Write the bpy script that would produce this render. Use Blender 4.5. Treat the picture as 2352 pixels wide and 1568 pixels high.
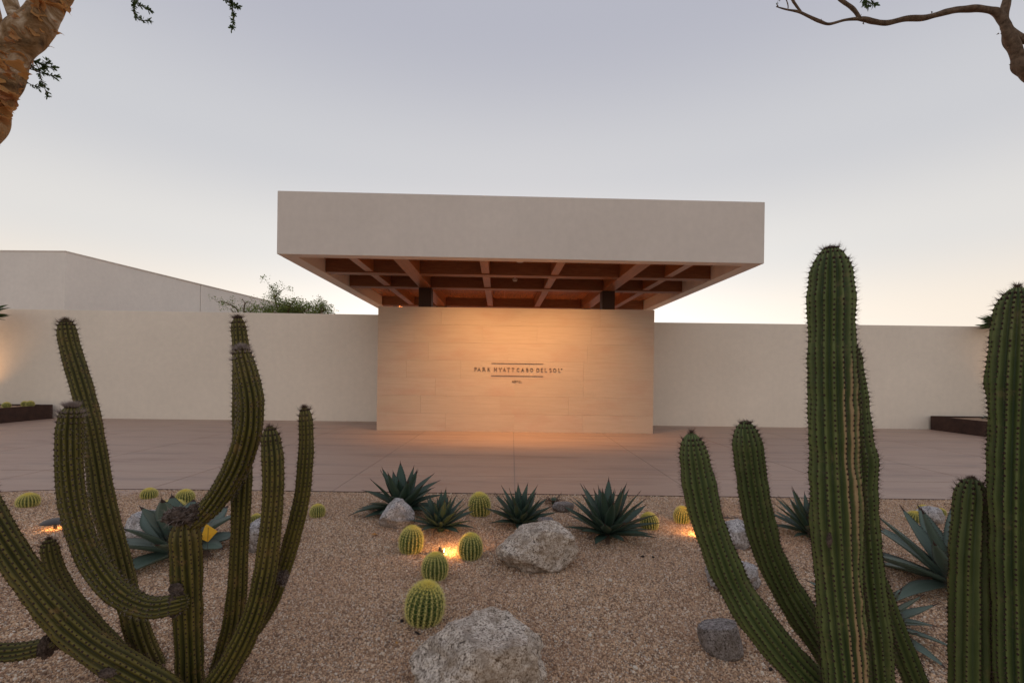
import bpy, bmesh, math, random
import numpy as np
from mathutils import Vector, Matrix, noise
R = math.radians
rng = random.Random(7)
S = bpy.context.scene
for o in list(bpy.data.objects):
    bpy.data.objects.remove(o)

# ------------------------------------------------------------------ camera
F = 1045.0            # focal length in survey units (frame 2352 x 1568)
CH = 1.6              # eye height
ROLL = R(0.75)
cam_d = bpy.data.cameras.new('camera'); cam = bpy.data.objects.new('camera', cam_d)
S.collection.objects.link(cam); S.camera = cam
cam_d.sensor_width = 36; cam_d.lens = 36*F/2352
cam_d.shift_y = 75/2352
cam_d.clip_end = 3000; cam_d.clip_start = 0.05
cam.location = (0, 0, CH)
cam.matrix_world = Matrix.Translation((0, 0, CH)) @ Matrix.Rotation(R(90), 4, 'X') @ Matrix.Rotation(ROLL, 4, 'Z')
cam_d.dof.use_dof = True; cam_d.dof.focus_distance = 7.0; cam_d.dof.aperture_fstop = 9.0

# ------------------------------------------------------------------ world (dusk sky)
W = bpy.data.worlds.new('World'); S.world = W; W.use_nodes = True
nt = W.node_tree; nt.nodes.clear()
def N(t, **k):
    n = nt.nodes.new(t)
    for a, b in k.items(): setattr(n, a, b)
    return n
def L(a, b): nt.links.new(a, b)
SUN_AZ = 1.0          # degrees right of the view axis
SUN_EL = 3.0
out = N('ShaderNodeOutputWorld'); bg = N('ShaderNodeBackground'); L(bg.outputs[0], out.inputs[0])
bg.inputs[1].default_value = 0.10
sky = N('ShaderNodeTexSky'); sky.sky_type = 'NISHITA'; sky.sun_disc = False
sky.sun_elevation = R(SUN_EL); sky.sun_rotation = R(SUN_AZ); sky.air_density = 1.0; sky.dust_density = 2.0
tc = N('ShaderNodeTexCoord'); sep = N('ShaderNodeSeparateXYZ'); L(tc.outputs['Generated'], sep.inputs[0])
ramp = N('ShaderNodeValToRGB'); L(sep.outputs['Z'], ramp.inputs[0])
cr = ramp.color_ramp; cr.interpolation = 'EASE'
stops = [(0.0, (7.2, 5.9, 4.45)), (0.10, (6.3, 5.55, 4.75)), (0.24, (5.1, 4.95, 4.8)), (0.40, (4.1, 4.12, 4.32)), (0.62, (3.15, 3.2, 3.68)), (1.0, (3.3, 3.35, 3.85))]
while len(cr.elements) < len(stops): cr.elements.new(0.5)
for e, (p, c) in zip(cr.elements, stops): e.position = p; e.color = (c[0]/10, c[1]/10, c[2]/10, 1)
# broad afterglow round the place where the sun went down
sd = Vector((math.sin(R(SUN_AZ))*math.cos(R(SUN_EL)), math.cos(R(SUN_AZ))*math.cos(R(SUN_EL)), math.sin(R(SUN_EL))))
dot = N('ShaderNodeVectorMath', operation='DOT_PRODUCT'); dot.inputs[1].default_value = Vector((sd.x, sd.y, -0.02)).normalized(); L(tc.outputs['Generated'], dot.inputs[0])
def math_n(op, a, b=None, clamp=False):
    m = N('ShaderNodeMath', operation=op); m.use_clamp = clamp
    for i, x in enumerate((a, b)):
        if x is None: continue
        if isinstance(x, (int, float)): m.inputs[i].default_value = x
        else: L(x, m.inputs[i])
    return m.outputs[0]
dpos = math_n('MAXIMUM', dot.outputs['Value'], 0.0)
zc_ = math_n('MAXIMUM', sep.outputs['Z'], 0.0)
zfall = math_n('POWER', math_n('SUBTRACT', 1.0, zc_), 7.0)
glow = math_n('MULTIPLY', math_n('MULTIPLY', math_n('POWER', dpos, 8.0), zfall), 8.5)
glow2 = math_n('MULTIPLY', math_n('POWER', dpos, 90.0), 3.0)
gs = math_n('ADD', glow, glow2)
gc = N('ShaderNodeVectorMath', operation='SCALE'); gc.inputs[0].default_value = (0.66, 0.78, 0.90); L(gs, gc.inputs['Scale'])
base = N('ShaderNodeVectorMath', operation='SCALE'); L(ramp.outputs[0], base.inputs[0]); base.inputs['Scale'].default_value = 9.0
ns = N('ShaderNodeVectorMath', operation='SCALE'); L(sky.outputs[0], ns.inputs[0]); ns.inputs['Scale'].default_value = 0.06
a1 = N('ShaderNodeVectorMath', operation='ADD'); L(base.outputs[0], a1.inputs[0]); L(gc.outputs[0], a1.inputs[1])
a2 = N('ShaderNodeVectorMath', operation='ADD'); L(a1.outputs[0], a2.inputs[0]); L(ns.outputs[0], a2.inputs[1])
L(a2.outputs[0], bg.inputs[0])

sl = bpy.data.lights.new('sun', 'SUN'); sl.energy = 0.35; sl.angle = R(25); sl.color = (1, 0.82, 0.62)
so = bpy.data.objects.new('sun', sl); S.collection.objects.link(so)
so.rotation_euler = sd.to_track_quat('Z', 'Y').to_euler(); so.location = (0, 30, 12)
S.view_settings.view_transform = 'Standard'; S.view_settings.look = 'None'
S.view_settings.exposure = 0.70; S.view_settings.gamma = 1.0; S.view_settings.use_curve_mapping = False
S.render.engine = 'CYCLES'
S.cycles.max_bounces = 6; S.cycles.diffuse_bounces = 4

# ------------------------------------------------------------------ helpers
cR, sR = math.cos(ROLL), math.sin(ROLL)
def ray(u, v):
    dx, dy = u-1176, v-859
    return (dx*cR+dy*sR)/F, -(-dx*sR+dy*cR)/F
def at(u, v, Y):
    a, b = ray(u, v); return Vector((a*Y, Y, CH+b*Y))
def gnd(u, v, z=0.0):
    a, b = ray(u, v); Y = (z-CH)/b
    return Vector((a*Y, Y, z))
def gz(x, y):        # gentle relief of the gravel bed
    k = max(0.0, min(1.0, (6.0-y)/0.8))
    z = 0.012*math.sin(1.7*x+0.6)*math.cos(1.3*y) + 0.016*noise.noise(Vector((x*1.9, y*1.9, 3))) + 0.010*noise.noise(Vector((x*5.5, y*5.5, 8)))
    z += 0.09*math.exp(-((x+6.2)**2/1.6+(y-4.9)**2/0.5))
    z += 0.03*math.exp(-((x-2.2)**2/1.0+(y-3.9)**2/0.4))
    return z*k

def tag(o, label=None, cat=None, group=None, kind=None):
    if label: o['label'] = label
    if cat: o['category'] = cat
    if group: o['group'] = group
    if kind: o['kind'] = kind
    return o
def empty(name, loc=(0, 0, 0), rz=0.0):
    o = bpy.data.objects.new(name, None); S.collection.objects.link(o)
    o.location = loc; o.rotation_euler = (0, 0, rz); o.empty_display_size = 0.1
    return o
def mk(name, verts, faces, mat=None, parent=None, smooth=False, attrs=None, mats=None, fmat=None):
    me = bpy.data.meshes.new(name)
    me.from_pydata([tuple(v) for v in verts] if not isinstance(verts, np.ndarray) else verts.tolist(), [], faces)
    if mats:
        for m in mats: me.materials.append(m)
    elif mat: me.materials.append(mat)
    if fmat is not None: me.polygons.foreach_set('material_index', fmat)
    if smooth: me.polygons.foreach_set('use_smooth', [True]*len(me.polygons))
    if attrs:
        for k, vals in attrs.items():
            a = me.attributes.new(k, 'FLOAT', 'POINT'); a.data.foreach_set('value', list(vals))
    me.update()
    o = bpy.data.objects.new(name, me); S.collection.objects.link(o)
    if parent: o.parent = parent
    return o
def link_copy(src, parent, loc=None, rot=None, scale=None):
    c = src.copy(); S.collection.objects.link(c); c.parent = parent
    if loc is not None: c.location = loc
    if rot is not None: c.rotation_euler = rot
    if scale is not None: c.scale = scale
    return c
def box_vf(x0, x1, y0, y1, z0, z1, off=0):
    v = [(x0, y0, z0), (x1, y0, z0), (x1, y1, z0), (x0, y1, z0), (x0, y0, z1), (x1, y0, z1), (x1, y1, z1), (x0, y1, z1)]
    f = [(0, 3, 2, 1), (4, 5, 6, 7), (0, 1, 5, 4), (1, 2, 6, 5), (2, 3, 7, 6), (3, 0, 4, 7)]
    return v, [tuple(i+off for i in q) for q in f]
def box(name, x0, x1, y0, y1, z0, z1, mat, parent=None, bevel=0.0):
    v, f = box_vf(x0, x1, y0, y1, z0, z1)
    o = mk(name, v, f, mat, parent)
    if bevel:
        bm = bmesh.new(); bm.from_mesh(o.data)
        bmesh.ops.bevel(bm, geom=list(bm.edges), offset=bevel, segments=2, affect='EDGES', profile=0.5)
        bm.to_mesh(o.data); bm.free()
    return o

# ------------------------------------------------------------------ materials
def mat(name):
    m = bpy.data.materials.new(name); m.use_nodes = True
    m.node_tree.nodes['Principled BSDF'].inputs['Roughness'].default_value = 0.8
    m.node_tree.nodes['Principled BSDF'].inputs['Specular IOR Level'].default_value = 0.3
    return m
class MB:
    def __init__(s, name, rough=0.8, spec=0.3):
        s.m = mat(name); s.t = s.m.node_tree; s.b = s.t.nodes['Principled BSDF']
        s.b.inputs['Roughness'].default_value = rough; s.b.inputs['Specular IOR Level'].default_value = spec
    def n(s, t, **k):
        n = s.t.nodes.new(t)
        for a, b in k.items(): setattr(n, a, b)
        return n
    def l(s, a, b): s.t.links.new(a, b)
    def co(s, scale=(1, 1, 1), kind='Object'):
        t = s.n('ShaderNodeTexCoord'); mp = s.n('ShaderNodeMapping'); mp.inputs['Scale'].default_value = scale
        s.l(t.outputs[kind], mp.inputs[0]); return mp.outputs[0]
    def noise(s, vec, scale, detail=4, rough=0.55, dist=0.0):
        n = s.n('ShaderNodeTexNoise'); n.inputs['Scale'].default_value = scale; n.inputs['Detail'].default_value = detail
        n.inputs['Roughness'].default_value = rough; n.inputs['Distortion'].default_value = dist
        s.l(vec, n.inputs['Vector']); return n.outputs['Fac']
    def ramp(s, fac, stops, interp='LINEAR'):
        r = s.n('ShaderNodeValToRGB'); r.color_ramp.interpolation = interp
        while len(r.color_ramp.elements) < len(stops): r.color_ramp.elements.new(0.5)
        for e, (p, c) in zip(r.color_ramp.elements, stops): e.position = p; e.color = (*c, 1) if len(c) == 3 else c
        s.l(fac, r.inputs[0]); return r.outputs[0]
    def mix(s, fac, a, b, mode='MIX'):
        n = s.n('ShaderNodeMix', data_type='RGBA', blend_type=mode)
        for sock, x in ((n.inputs[0], fac), (n.inputs[6], a), (n.inputs[7], b)):
            if isinstance(x, (int, float)): sock.default_value = x
            elif isinstance(x, tuple): sock.default_value = (*x, 1)
            else: s.l(x, sock)
        return n.outputs[2]
    def math(s, op, a, b=0.0):
        n = s.n('ShaderNodeMath', operation=op)
        for i, x in enumerate((a, b)):
            if isinstance(x, (int, float)): n.inputs[i].default_value = x
            else: s.l(x, n.inputs[i])
        return n.outputs[0]
    def attr(s, name):
        n = s.n('ShaderNodeAttribute'); n.attribute_name = name; return n.outputs['Fac']
    def orand(s):
        return s.n('ShaderNodeObjectInfo').outputs['Random']
    def color(s, c):
        if isinstance(c, tuple): s.b.inputs['Base Color'].default_value = (*c, 1)
        else: s.l(c, s.b.inputs['Base Color'])
        return s
    def bump(s, h, strength=0.3, dist=0.01):
        n = s.n('ShaderNodeBump'); n.inputs['Strength'].default_value = strength; n.inputs['Distance'].default_value = dist
        s.l(h, n.inputs['Height']); s.l(n.outputs[0], s.b.inputs['Normal']); return s

def plaster(name, c, var=0.06):
    p = MB(name, 0.92, 0.15); v = p.co()
    a = p.noise(v, 0.35, 5, 0.6); b = p.noise(v, 6.0, 4, 0.6); d = p.noise(v, 160, 3, 0.7)
    st = p.noise(p.co((3.0, 3.0, 0.18)), 2.2, 4, 0.6)
    f = p.math('ADD', p.math('MULTIPLY', a, 0.6), p.math('MULTIPLY', b, 0.4))
    lo = tuple(x*(1-var*1.7) for x in c); hi = tuple(min(0.95, x*(1+var)) for x in c)
    col = p.ramp(f, [(0.3, lo), (0.7, hi)])
    col = p.mix(p.ramp(st, [(0.45, (0, 0, 0)), (0.8, (0.35, 0.35, 0.35))]), col, tuple(x*0.93 for x in c))
    p.color(col); p.bump(p.math('ADD', d, p.math('MULTIPLY', b, 0.5)), 0.25, 0.004)
    return p.m
M_PL = plaster('plaster_warm_white', (0.84, 0.75, 0.635))
M_CAN = plaster('plaster_grey_white', (0.74, 0.665, 0.60))
M_FAR = plaster('plaster_pale', (0.80, 0.745, 0.69))

p = MB('limestone', 0.72, 0.3)
v = p.co((1, 1, 1)); rnd = p.orand()
off = p.n('ShaderNodeVectorMath', operation='SCALE'); off.inputs[0].default_value = (37, 11, 19); p.l(rnd, off.inputs['Scale'])
addv = p.n('ShaderNodeVectorMath', operation='ADD'); p.l(v, addv.inputs[0]); p.l(off.outputs[0], addv.inputs[1])
mp = p.n('ShaderNodeMapping'); mp.inputs['Scale'].default_value = (0.55, 1, 9); p.l(addv.outputs[0], mp.inputs[0])
vein = p.noise(mp.outputs[0], 2.6, 6, 0.62, 0.4)
mp2 = p.n('ShaderNodeMapping'); mp2.inputs['Scale'].default_value = (1, 1, 2.2); p.l(addv.outputs[0], mp2.inputs[0])
blotch = p.noise(mp2.outputs[0], 0.9, 5, 0.6)
fine = p.noise(addv.outputs[0], 90, 3, 0.6)
c1 = p.ramp(vein, [(0.28, (0.50, 0.385, 0.29)), (0.5, (0.545, 0.425, 0.325)), (0.72, (0.58, 0.455, 0.355))])
c2 = p.mix(p.ramp(blotch, [(0.48, (0, 0, 0)), (0.68, (0.6, 0.6, 0.6))]), c1, (0.50, 0.33, 0.25))
c3 = p.mix(p.math('MULTIPLY', rnd, 0.22), c2, (0.45, 0.36, 0.26))
p.color(c3); p.bump(p.math('ADD', vein, p.math('MULTIPLY', fine, 0.4)), 0.18, 0.004)
M_STONE = p.m

p = MB('wood_soffit_shaded', 0.42, 0.45)
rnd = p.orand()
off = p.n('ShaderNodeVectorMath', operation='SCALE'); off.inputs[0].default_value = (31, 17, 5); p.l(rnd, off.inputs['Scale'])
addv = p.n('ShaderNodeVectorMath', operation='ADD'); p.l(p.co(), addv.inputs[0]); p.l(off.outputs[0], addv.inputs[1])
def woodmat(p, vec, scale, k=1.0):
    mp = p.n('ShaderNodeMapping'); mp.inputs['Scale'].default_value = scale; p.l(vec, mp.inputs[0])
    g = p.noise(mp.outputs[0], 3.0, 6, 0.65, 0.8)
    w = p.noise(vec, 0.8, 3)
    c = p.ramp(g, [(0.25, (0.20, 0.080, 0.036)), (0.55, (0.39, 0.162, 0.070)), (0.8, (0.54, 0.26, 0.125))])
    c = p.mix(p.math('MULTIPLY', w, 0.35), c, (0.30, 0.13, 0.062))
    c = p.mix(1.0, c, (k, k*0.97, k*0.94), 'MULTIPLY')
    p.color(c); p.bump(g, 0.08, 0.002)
woodmat(p, addv.outputs[0], (1.0, 9, 9), 0.72)  # cross beams tinted darker than long ones, soffit bounce light put into colour
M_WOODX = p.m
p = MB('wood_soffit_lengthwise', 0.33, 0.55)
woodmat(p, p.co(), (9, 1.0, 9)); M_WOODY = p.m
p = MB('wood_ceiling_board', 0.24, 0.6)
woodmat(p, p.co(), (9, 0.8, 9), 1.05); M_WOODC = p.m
M_WCOL = MB('dark_wood_column', 0.5, 0.3).color((0.06, 0.028, 0.016)).m

p = MB('driveway_concrete', 0.5, 0.4)
v = p.co((1, 1, 1), 'Object')
tcx = p.n('ShaderNodeNewGeometry').outputs['Position']
def scaled(vec, s):
    mp = p.n('ShaderNodeMapping'); mp.inputs['Scale'].default_value = s; p.l(vec, mp.inputs[0]); return mp.outputs[0]
st1 = p.noise(scaled(tcx, (0.30, 1.5, 1)), 1.1, 6, 0.66, 1.6)
st2 = p.noise(scaled(tcx, (0.7, 4.2, 1)), 1.5, 6, 0.72, 1.2)
bl = p.noise(tcx, 0.35, 4, 0.6)
fn = p.noise(tcx, 130, 3, 0.7)
col = p.ramp(st1, [(0.28, (0.31, 0.20, 0.15)), (0.45, (0.41, 0.28, 0.215)), (0.7, (0.46, 0.325, 0.25))])
col = p.mix(p.ramp(st2, [(0.52, (0, 0, 0)), (0.80, (0.40, 0.40, 0.40))]), col, (0.24, 0.18, 0.15))
col = p.mix(p.ramp(bl, [(0.4, (0, 0, 0)), (0.7, (0.4, 0.4, 0.4))]), col, (0.42, 0.29, 0.225))
col = p.mix(p.math('MULTIPLY', p.orand(), 0.12), col, (0.28, 0.205, 0.175))
# curved tyre scuffs
wv = p.n('ShaderNodeTexWave'); wv.wave_type = 'RINGS'; wv.rings_direction = 'Z'; wv.inputs['Scale'].default_value = 0.2; wv.inputs['Distortion'].default_value = 5; wv.inputs['Detail'].default_value = 3; wv.inputs['Detail Scale'].default_value = 0.5
p.l(scaled(tcx, (0.45, 1.5, 1)), wv.inputs['Vector'])
scuff = p.ramp(p.math('MULTIPLY', wv.outputs['Fac'], p.noise(scaled(tcx, (0.5, 4, 1)), 1.3, 5)), [(0.42, (0, 0, 0)), (0.68, (0.5, 0.5, 0.5))])
col = p.mix(scuff, col, (0.19, 0.145, 0.13))
p.color(col); p.bump(p.math('ADD', fn, p.math('MULTIPLY', st2, 0.6)), 0.25, 0.003)
M_CONC = p.m
M_JOINT = MB('joint_filler', 0.9).color((0.36, 0.29, 0.25)).m
M_JOINTD = MB('joint_base', 0.9).color((0.10, 0.075, 0.065)).m

def gravel_cols(p, fac):
    return p.ramp(fac, [(0.0, (0.13, 0.075, 0.045)), (0.18, (0.34, 0.205, 0.12)), (0.45, (0.66, 0.43, 0.26)), (0.70, (0.79, 0.555, 0.36)), (0.84, (0.84, 0.70, 0.54)), (0.92, (0.88, 0.80, 0.69)), (0.96, (0.16, 0.12, 0.09)), (1.0, (0.24, 0.17, 0.12))])
p = MB('gravel_bed_material', 0.9, 0.2)
vec = p.n('ShaderNodeNewGeometry').outputs['Position']
vo = p.n('ShaderNodeTexVoronoi'); vo.inputs['Scale'].default_value = 95; p.l(vec, vo.inputs['Vector'])
sepc = p.n('ShaderNodeSeparateColor'); p.l(vo.outputs['Color'], sepc.inputs[0])
gc_ = gravel_cols(p, sepc.outputs[0])
patch = p.noise(vec, 1.1, 4, 0.6)
gc_ = p.mix(p.ramp(patch, [(0.4, (0, 0, 0)), (0.75, (0.35, 0.35, 0.35))]), gc_, (0.33, 0.20, 0.14))
gc_ = p.mix(0.6, gc_, (0.22, 0.14, 0.095))  # darkened bed: shade in the gaps between pebbles is painted into its colour
p.color(gc_); p.bump(p.math('SUBTRACT', 1.0, vo.outputs['Distance']), 0.9, 0.006)
M_BED = p.m
p = MB('gravel_stone', 0.78, 0.3)
rnd = p.orand()
gc_ = gravel_cols(p, rnd)
vec = p.n('ShaderNodeNewGeometry').outputs['Position']
patch = p.noise(vec, 1.1, 4, 0.6)
gc_ = p.mix(p.ramp(patch, [(0.42, (0, 0, 0)), (0.75, (0.38, 0.38, 0.38))]), gc_, (0.40, 0.235, 0.155))
sp = p.noise(vec, 600, 2)
gc_ = p.mix(p.math('MULTIPLY', sp, 0.35), gc_, (0.30, 0.20, 0.15))
p.color(gc_)
M_PEB = p.m

def granite(name, light, mid, dark, sc=1.0, moss=0.0):
    p = MB(name, 0.85, 0.25); v = p.co()
    a = p.math('ADD', p.math('MULTIPLY', p.noise(v, 42*sc, 3, 0.6), 0.5), p.math('MULTIPLY', p.noise(v, 120*sc, 2, 0.5), 0.5)); b = p.noise(v, 11*sc, 5, 0.65); c = p.noise(v, 2.4*sc, 4, 0.6)
    col = p.ramp(a, [(0.38, dark), (0.455, mid), (0.54, light), (0.62, tuple(min(0.8, x*1.25) for x in light))])
    col = p.mix(p.ramp(b, [(0.46, (0, 0, 0)), (0.66, (0.75, 0.75, 0.75))]), col, tuple(x*0.62 for x in mid))
    col = p.mix(p.ramp(c, [(0.45, (0, 0, 0)), (0.7, (0.45, 0.45, 0.45))]), col, (mid[0]*1.05, mid[1]*0.86, mid[2]*0.62))
    p.color(col)
    p.bump(p.math('ADD', p.math('MULTIPLY', a, 0.35), b), 0.8, 0.02)
    return p.m
M_G1 = granite('granite_tan', (0.62, 0.54, 0.46), (0.33, 0.265, 0.21), (0.045, 0.033, 0.027))
M_G2 = granite('granite_grey', (0.56, 0.53, 0.52), (0.30, 0.28, 0.28), (0.05, 0.046, 0.05), 1.2)
M_G3 = granite('granite_dark', (0.30, 0.27, 0.26), (0.15, 0.13, 0.12), (0.045, 0.036, 0.032), 1.3)

def cactus_mat(name, valley, crest, cork, corkamt):
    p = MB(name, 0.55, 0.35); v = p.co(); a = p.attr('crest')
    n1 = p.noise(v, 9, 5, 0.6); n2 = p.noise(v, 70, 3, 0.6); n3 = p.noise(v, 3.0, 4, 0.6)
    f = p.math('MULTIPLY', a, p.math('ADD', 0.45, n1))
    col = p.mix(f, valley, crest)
    col = p.mix(p.math('MULTIPLY', n2, 0.3), col, tuple(x*0.7 for x in valley))
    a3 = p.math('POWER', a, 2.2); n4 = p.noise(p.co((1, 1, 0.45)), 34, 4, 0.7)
    ck = p.ramp(p.math('MULTIPLY', p.math('MULTIPLY', p.attr('cork'), a3), p.math('ADD', p.math('MULTIPLY', n3, 0.5), n4)), [(0.20, (0, 0, 0)), (0.40, (1, 1, 1))])
    col = p.mix(ck, col, cork)
    sc = p.ramp(p.noise(v, 13, 5, 0.75), [(0.57, (0, 0, 0)), (0.68, (corkamt,)*3)])
    col = p.mix(sc, col, cork)
    big = p.ramp(p.noise(v, 3.2, 4, 0.6), [(0.46, (0, 0, 0)), (0.70, (corkamt*0.5,)*3)])
    col = p.mix(big, col, tuple(0.45*x+0.55*y for x, y in zip(cork, crest)))
    col = p.mix(p.math('MULTIPLY', p.orand(), 0.35), col, tuple(x*0.55 for x in crest))
    p.color(col); p.bump(n2, 0.2, 0.002)
    p.b.inputs['Subsurface Weight'].default_value = 0.0
    return p.m
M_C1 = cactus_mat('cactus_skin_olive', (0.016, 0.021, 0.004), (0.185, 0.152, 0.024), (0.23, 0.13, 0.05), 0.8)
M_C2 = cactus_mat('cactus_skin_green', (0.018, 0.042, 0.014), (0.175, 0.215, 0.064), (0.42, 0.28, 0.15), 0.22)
M_AREO = MB('areole_felt', 0.95, 0.1).color((0.045, 0.028, 0.024)).m
M_SPD = MB('spine_dark', 0.7, 0.2).color((0.13, 0.085, 0.065)).m
M_SPG = MB('spine_grey', 0.8, 0.2).color((0.34, 0.28, 0.26)).m
M_DEAD = MB('dead_tissue', 0.95, 0.1)
vv = M_DEAD.co(); M_DEAD.color(M_DEAD.ramp(M_DEAD.noise(vv, 40, 5, 0.7), [(0.35, (0.035, 0.025, 0.020)), (0.65, (0.15, 0.11, 0.09))]))
M_DEAD.bump(M_DEAD.noise(vv, 60, 4, 0.7), 0.8, 0.01); M_DEAD = M_DEAD.m
p = MB('barrel_skin', 0.6, 0.3)
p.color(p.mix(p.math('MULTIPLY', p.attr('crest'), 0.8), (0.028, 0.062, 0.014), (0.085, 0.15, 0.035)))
M_BAR = p.m
p = MB('golden_spine', 0.45, 0.4)
p.color(p.ramp(p.attr('tone'), [(0.0, (0.60, 0.52, 0.16)), (0.6, (0.82, 0.74, 0.26)), (1.0, (0.90, 0.76, 0.18))]))
p.b.inputs['Transmission Weight'].default_value = 0.0
M_GSP = p.m
M_WOOL = MB('crown_wool', 0.95, 0.1).color((0.62, 0.46, 0.13)).m
def agave_mat(name, c0, c1, c2):
    p = MB(name, 0.52, 0.35); v = p.co()
    n1 = p.noise(p.co((1.2, 14, 14)), 5, 4, 0.6); n2 = p.noise(v, 7, 4, 0.6)
    col = p.mix(n1, c0, c1); col = p.mix(p.math('MULTIPLY', n2, 0.5), col, c2)
    col = p.mix(p.math('MULTIPLY', p.orand(), 0.3), col, tuple(x*1.35 for x in c1))
    p.color(col); p.bump(n1, 0.15, 0.002); return p.m
M_AG1 = agave_mat('agave_leaf_dark', (0.030, 0.058, 0.043), (0.052, 0.088, 0.066), (0.042, 0.075, 0.040))
M_AG2 = agave_mat('agave_leaf_blue', (0.070, 0.108, 0.085), (0.115, 0.155, 0.125), (0.085, 0.125, 0.09))
M_AGT = MB('agave_spine', 0.6).color((0.050, 0.028, 0.024)).m
M_AGD = MB('agave_dry_leaf', 0.9).color((0.16, 0.105, 0.075)).m
def leafmat(name, c0, c1):
    p = MB(name, 0.6, 0.25); p.color(p.mix(p.attr('tone'), c0, c1))
    t = p.n('ShaderNodeBsdfTranslucent'); t.inputs[0].default_value = (*[x*1.1 for x in c1], 1)
    mx = p.n('ShaderNodeMixShader'); mx.inputs[0].default_value = 0.3
    o = p.t.nodes['Material Output']; p.l(p.b.outputs[0], mx.inputs[1]); p.l(t.outputs[0], mx.inputs[2]); p.l(mx.outputs[0], o.inputs[0])
    return p.m
M_LF = leafmat('tree_leaf', (0.035, 0.060, 0.022), (0.085, 0.130, 0.045))
M_LF2 = leafmat('shrub_leaf', (0.085, 0.13, 0.030), (0.19, 0.24, 0.06))
p = MB('bark_peeling', 0.85, 0.2); v = p.co()
b1 = p.noise(v, 9, 6, 0.65, 0.8); b2 = p.noise(v, 3.0, 5, 0.6, 0.5)
col = p.ramp(b1, [(0.34, (0.07, 0.04, 0.018)), (0.5, (0.30, 0.19, 0.10)), (0.64, (0.62, 0.51, 0.39))])
col = p.mix(p.ramp(b2, [(0.48, (0, 0, 0)), (0.62, (0.8, 0.8, 0.8))]), col, (0.36, 0.19, 0.075))
p.color(col); p.bump(b1, 1.0, 0.03); M_BARK = p.m
p = MB('bark_brown', 0.9, 0.15); v = p.co()
b1 = p.noise(v, 26, 6, 0.65); col = p.ramp(b1, [(0.3, (0.075, 0.050, 0.034)), (0.7, (0.215, 0.150, 0.105))])
p.color(col); p.bump(b1, 0.8, 0.012); M_BARK2 = p.m
p = MB('bark_flake', 0.75, 0.2); p.color(p.ramp(p.orand(), [(0, (0.62, 0.36, 0.13)), (0.5, (0.48, 0.27, 0.13)), (1, (0.36, 0.20, 0.12))]))
t = p.n('ShaderNodeBsdfTranslucent'); t.inputs[0].default_value = (0.75, 0.36, 0.12, 1)
mx = p.n('ShaderNodeMixShader'); mx.inputs[0].default_value = 0.45; p.l(p.b.outputs[0], mx.inputs[1]); p.l(t.outputs[0], mx.inputs[2]); p.l(mx.outputs[0], p.t.nodes['Material Output'].inputs[0])
M_FLAKE = p.m
p = MB('corten_steel', 0.8, 0.3); cc = p.noise(p.co(), 5, 6, 0.7); p.color(p.ramp(cc, [(0.3, (0.035, 0.020, 0.017)), (0.7, (0.075, 0.040, 0.030))])); M_CORT = p.m
M_METAL = MB('fixture_bronze', 0.45, 0.5).color((0.045, 0.035, 0.03)).m
M_LET = MB('sign_bronze', 0.5, 0.5).color((0.16, 0.08, 0.042)).m
M_WHITE = MB('device_plastic', 0.5).color((0.6, 0.56, 0.5)).m
M_FLAG = MB('flag_plastic', 0.5).color((0.85, 0.50, 0.045)).m
def emis(name, c, s):
    m = mat(name); b = m.node_tree.nodes['Principled BSDF']; b.inputs['Emission Color'].default_value = (*c, 1); b.inputs['Emission Strength'].default_value = s; return m
M_LAMP = emis('lamp_lens', (1, 0.62, 0.28), 12)
M_DL = emis('downlight_lens', (1, 0.72, 0.45), 5)

def lamp(kind, name, loc, energy, color, parent, **k):
    d = bpy.data.lights.new(name, kind); d.energy = energy; d.color = color
    for a, b in k.items(): setattr(d, a, b)
    o = bpy.data.objects.new(name, d); S.collection.objects.link(o)
    o.parent = parent; o.location = loc; return o

# ------------------------------------------------------------------ ground and driveway
g = mk('ground', [(-600, -200, -0.25), (600, -200, -0.25), (600, 900, -0.25), (-600, 900, -0.25)], [(0, 1, 2, 3)], MB('earth', 0.95).color((0.26, 0.19, 0.14)).m)
tag(g, kind='structure')
YAW = R(1.2)
drv = box('driveway', -33, 33, 5.2, 40, -0.2, -0.012, M_JOINTD); tag(drv, kind='structure')
EDGE = 6.10
# the joint grid follows the building
def slab(x0, x1, y0, y1):
    g = 0.007
    v, f = box_vf(x0+g, x1-g, y0+g, y1-g, -0.15, 0.0)
    o = mk('slab', v, f, M_CONC, drv)
    return o
xs = [-32+0.1]+[0.06+2.45*k for k in range(-12, 13)]+[32]
xs = [x for x in xs if -32 <= x <= 32]
for a, b in zip(xs[:-1], xs[1:]):
    slab(a, b, EDGE-0.55 if a < -6.1 else EDGE, 7.12)
    slab(a, b, 7.12, 12.05); slab(a, b, 12.05, 17.0); slab(a, b, 17.0, 24.0)
for x in xs[1:-1]:
    v, f = box_vf(x-0.006, x+0.006, EDGE+0.02, 24, -0.10, -0.004)
    mk('joint_strip', v, f, M_JOINT, drv)
# steel edging between the gravel and the slabs
v = []; f = []
pts = [(-14, 4.6), (-9, 5.15), (-7.2, 5.62), (-6.3, 5.93), (-5.6, 6.04), (-4.6, 6.085), (7, 6.085), (14, 6.085)]
for i, (x, y) in enumerate(pts):
    v += [(x, y, -0.2), (x, y, 0.006), (x, y-0.008, 0.006), (x, y-0.008, -0.2)]
for i in range(len(pts)-1):
    a = 4*i; b = a+4
    f += [(a, b, b+1, a+1), (a+1, b+1, b+2, a+2), (a+2, b+2, b+3, a+3)]
tag(mk('bed_edging', v, f, M_CORT), 'thin rusty steel edging strip where the gravel meets the driveway', 'edging')

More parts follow.
